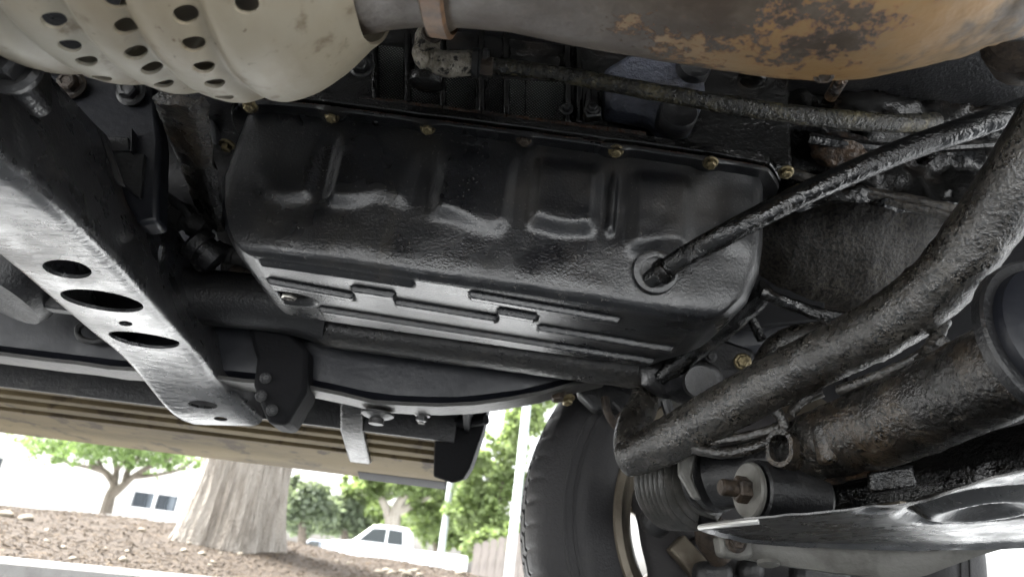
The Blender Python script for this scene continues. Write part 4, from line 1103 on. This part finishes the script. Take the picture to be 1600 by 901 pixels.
# thin hydraulic lines
for pts, r_ in (([(1085, 690, .74), (1150, 685, .725), (1205, 672, .71), (1225, 660, .70)], .0055), ([(1082, 700, .74), (1130, 708, .725), (1180, 698, .71), (1222, 678, .70), (1222, 655, .70), (1205, 635, .70)], .0058), ([(1235, 650, .69), (1250, 628, .69), (1285, 612, .68)], .005), ([(1440, 565, .56), (1462, 530, .56), (1475, 500, .56)], .006), ([(1310, 610, .64), (1400, 575, .59), (1480, 530, .55)], .005)):
    MB().tube([at(*q) for q in pts], r_, 12, 8, disp=lambda p: .0009*fbm(p, 200)).build('fluid_line', SWAY, rack)
MB().lathe([(.011, -.004), (.0135, -.003), (.0145, 0), (.0135, .02), (.010, .02), (.0105, 0)], at(1234, 706, .69), (-.75, -.6, 0), 28, closed=True, fn=lambda r_, h, a: r_*(1+.35*abs(cos(a)))).build('drain_tube', OILB, rack, label='open end of a rusty drain tube on the rack')
MB().tube([at(1260, 742, .70), at(1300, 738, .69), at(1380, 720, .64)], [.008, .012, .008], 12, 8, disp=lambda p: .002*fbm(p, 80)).build('oil_crust', RCL, rack)
# dark beam between the rack and the control arm
rows = []
for i in range(40):
    t = i/39; A = at(lerp(1190, 1640, t), lerp(760, 650, t), lerp(.80, .58, t)); B = at(lerp(1190, 1640, t), lerp(815, 745, t), lerp(.80, .58, t))
    rows.append([A.lerp(B, k/10)+Vector((0, .012*abs(k-5)/5+.004*fbm(A.lerp(B, k/10), 40), 0)) for k in range(11)])
MB().sheet(rows, .02).build('steering_crossbeam', OIL, V, smooth=60, label='black oily beam between the steering rack and the control arm')
plate([(1360, 735), (1430, 725), (1435, 760), (1362, 770)], .645, .01, 'beam_pad', OIL, V, .003)

# ---- lower control arm (pressed plate seen from beneath)
TE = [(1095, 820, .275), (1150, 813, .275), (1200, 808, .278), (1300, 800, .285), (1400, 790, .292), (1450, 782, .296), (1500, 764, .302), (1560, 745, .308), (1640, 730, .314), (1760, 715, .32)]
BE = [(1096, 823, .275), (1150, 838, .275), (1200, 845, .276), (1300, 850, .28), (1400, 853, .284), (1450, 853, .287), (1500, 852, .290), (1560, 850, .293), (1640, 848, .296), (1760, 846, .30)]
TEp = cat([atz(*q) for q in TE], 14); BEp = cat([atz(*q) for q in BE], 14)
oc = atz(1535, 800, .297)
rows = []
for A, B in zip(TEp, BEp):
    row = []
    for k in range(71):
        p = A.lerp(B, k/70)
        d = math.hypot((p.x-oc.x)/1.0, (p.y-oc.y)/1.0)
        p = p.copy()
        p.z += .006*math.exp(-((d-.052)/.007)**2)-.005*math.exp(-((d-.034)/.008)**2)+.010*math.exp(-(d/.014)**2)
        d2 = math.hypot(p.x-oc.x+.085, p.y-oc.y-.008); p.z += .004*math.exp(-(d2/.008)**2)
        p.z += .0006*fbm(p, 60)
        if k > 66: p.z -= .004*(k-66)/4
        row.append(p)
    rows.append(row)
arm = MB().sheet(rows, .0015).build('control_arm', ARM, V, smooth=50, label='grey stamped lower control arm plate at the lower right')
mb = MB(); mb.tube([p+Vector((0, .002, -.002)) for p in TEp[0:26:5]], .0028, 10, 4); mb.build('edge_bead', WHITEM, arm, label='bright bare edge at the tip of the control arm')
rows = []
for i in range(len(BEp)-6):
    p = BEp[i]; rows.append([p+Vector((0, .002, .002)), p+Vector((0, .008, -.003)), p+Vector((0, .012, .004)), p+Vector((0, .008, .012)), p+Vector((0, .002, .010))])
MB().grid(rows, cv=True).build('arm_lip', PLAS, arm, smooth=40)
# pale link beam just behind it
LB = [(1128, 838, .86), (1180, 848, .85), (1260, 860, .83), (1350, 870, .80), (1420, 872, .78), (1480, 860, .76), (1560, 845, .74), (1660, 835, .72)]
rows = []
pts = cat([at(*q) for q in LB], 6)
for i, p in enumerate(pts):
    h = .019*(1-.75*sstep(.55, .95, i/len(pts))); rows.append([p+Vector((0, -.008, h)), p+Vector((0, -.012, 0)), p+Vector((0, -.004, -h)), p+Vector((0, .014, -h)), p+Vector((0, .02, h))])
lk = MB().grid(rows, cv=True).build('tie_beam', PALE, V, smooth=40, label='pale metal beam along the underside of the control arm')
mb = MB(); mb.prism([at(x, y, .84) for x, y in ((1124, 836), (1175, 836), (1180, 868), (1165, 874), (1130, 868))], (0, .03, 0)); mb.build('beam_end', PALE, lk, bevel=.004)
bolt('brown', lk, at(1150, 846, .835), (0, -1, 0), 1.3)
for x in (1200, 1258):
    MB().lathe([(.012, 0), (.012, .004), (.007, .006)], at(x, 876, .84), (0, -.2, -1), 16).build('rivet', PALE, lk)

# ---- front wheel
WC = Vector((.397, 1.05, .325)); WR = .340
wh = MB()
tp = [(.205, .012), (.212, -.004), (.225, -.010), (.25, -.018), (.265, -.0185), (.268, -.0165), (.272, -.0165), (.2725, -.0185), (.275, -.0185), (.2755, -.0165), (.285, -.016), (.2855, -.0175), (.288, -.0172), (.2885, -.0155), (.30, -.012), (.312, -.006), (.325, .006), (.334, .022), (.338, .035), (.338, .046), (.331, .047), (.331, .054), (.339, .055), (.340, .085), (.333, .086), (.333, .094), (.340, .095), (.340, .125), (.333, .126), (.333, .134), (.340, .135), (.338, .170), (.334, .19), (.318, .212), (.28, .224), (.23, .215), (.205, .20)]
tp = [(r_*WR/.340, h) for r_, h in tp]
def lug(r_, h, a):
    if .018 < h < .20 and r_ > .322*WR/.34:
        k = (a*64/(2*pi)+h*6) % 1
        sh = max(0, 1-abs(h-.03)/.02) if h < .05 else .5
        return r_-(.005 if k < .16 else 0)*(.35+.65*sh)
    return r_
wh.lathe(tp, WC, (0, 1, 0), 512, fn=lug)
wheel = empty('wheel', (0, 0, 0), None, None); wheel.parent = V; wheel.location = WC-WLOC[V.name]; WLOC[wheel.name] = WC
del wh.f[-2:]
wh.build('tyre', RUB, wheel, smooth=40, label='black tyre of the front wheel')
rm = MB(); rm.lathe([(.214, .0), (.218, -.004), (.214, -.009), (.205, -.009), (.198, .002), (.196, .02), (.188, .03), (.180, .05), (.176, .12), (.184, .17), (.20, .19), (.214, .20)], WC, (0, 1, 0), 96)
del rm.f[-2:]
rim = rm.build('rim', RIM, wheel, smooth=40, label='dusty bronze inner rim of the front wheel')
for k in range(6):
    a = 2*pi*k/6+.77; u = Vector((cos(a), 0, sin(a))); v_ = Vector((-sin(a), 0, cos(a)))
    P0 = WC+Vector((0, .15, 0))
    MB().prism([P0+u*.05-v_*.04, P0+u*.182-v_*.030, P0+u*.182+v_*.030, P0+u*.05+v_*.04], (0, .03, 0)).build('spoke', RIM, rim, bevel=.006)
MB().lathe([(.07, .14), (.07, .185), (.05, .195), (0, .195)], WC, (0, 1, 0), 32).build('hub', RIM, rim)
# brake disc, dust shield, caliper, knuckle
DUST = mat('dust_shield', (.030, .027, .028), .6, layers=[((.06, .055, .05), 10, .45, .7)], bump=[('noise', 100, .001)])
ds = MB(); ds.lathe([(.05, .055), (.10, .050), (.135, .052), (.146, .060), (.146, .066), (.05, .070)], WC, (0, 1, 0), 96, fn=lambda r_, h, a: r_ if r_ < .12 else r_*(1.36-.23*math.exp(-((a-4.45)/.40)**4))); br = ds.build('brake_shield', DUST, wheel)
MB().lathe([(.06, .075), (.150, .075), (.150, .095), (.06, .095)], WC, (0, 1, 0), 64).build('brake_disc', GREYD, wheel)
cb = MB(); cpt = at(1085, 873, 1.04)
rot = Matrix.Rotation(R(-43), 3, 'Y')
cb.box(cpt+Vector((0, .02, 0)), (.030, .03, .062), Matrix.Rotation(R(-48), 3, 'Y')); cb.build('brake_pad', RIM, wheel, bevel=.003, label='tan brake pad end inside the rim')
MB().prism([at(x, y, 1.05) for x, y in ((1065, 850), (1110, 830), (1165, 880), (1160, 940), (1110, 960), (1100, 905))], (0, .05, 0)).build('caliper', DUST, wheel, bevel=.01)
MB().tube([at(1095, 790, .95), at(1060, 800, 1.0), at(1035, 790, 1.04)], [.014, .018, .016], 16, 8).build('tie_rod_end', RUSTB, wheel)
MB().tube([at(1105, 805, .96), at(1110, 840, .98), at(1125, 870, 1.0)], [.018, .02, .016], 16, 8).build('ball_joint', RUSTB, wheel)
MB().tube([at(1110, 760, .9), at(1080, 790, .97), at(1052, 800, 1.03)], [.013, .012, .016], 16, 8).build('tie_rod', DARK, V)
MB().lathe([(.016, -.03), (.022, -.02), (.022, .02), (.016, .03)], at(1030, 800, 1.03), (.3, -.4, 1), 20).build('rod_end', GREYD, V)
plate([(1165, 790), (1185, 790), (1185, 830), (1165, 830)], .92, .02, 'arm_post', DARK, V, .003)
for (x, y, w_, h_) in ((1120, 905, 60, 60), (1290, 900, 90, 50), (1180, 890, 40, 40)):
    plate([(x-w_/2, y-h_/2), (x+w_/2, y-h_/2), (x+w_/2, y+h_/2), (x-w_/2, y+h_/2)], 1.0, .04, 'knuckle', GREYD, V, .012)
# left-hand odds: muffler flange and tow ring
MB().lathe([(.055, 0), (.06, .01), (.062, .05), (.058, .055), (.058, .09), (.05, .1)], at(-10, 462, .80), (.25, .2, 1), 36).build('muffler', DARK, V)
plate([(40, 440), (75, 452), (100, 470), (112, 485), (70, 480), (45, 470)], .80, .02, 'hanger', GREYD, V, .003)
MB().tube([at(140, 500, .90), at(122, 512, .90), at(126, 528, .90), at(148, 534, .90), at(170, 528, .90)], .004, 10, 8).build('tow_ring', GREYD, V)
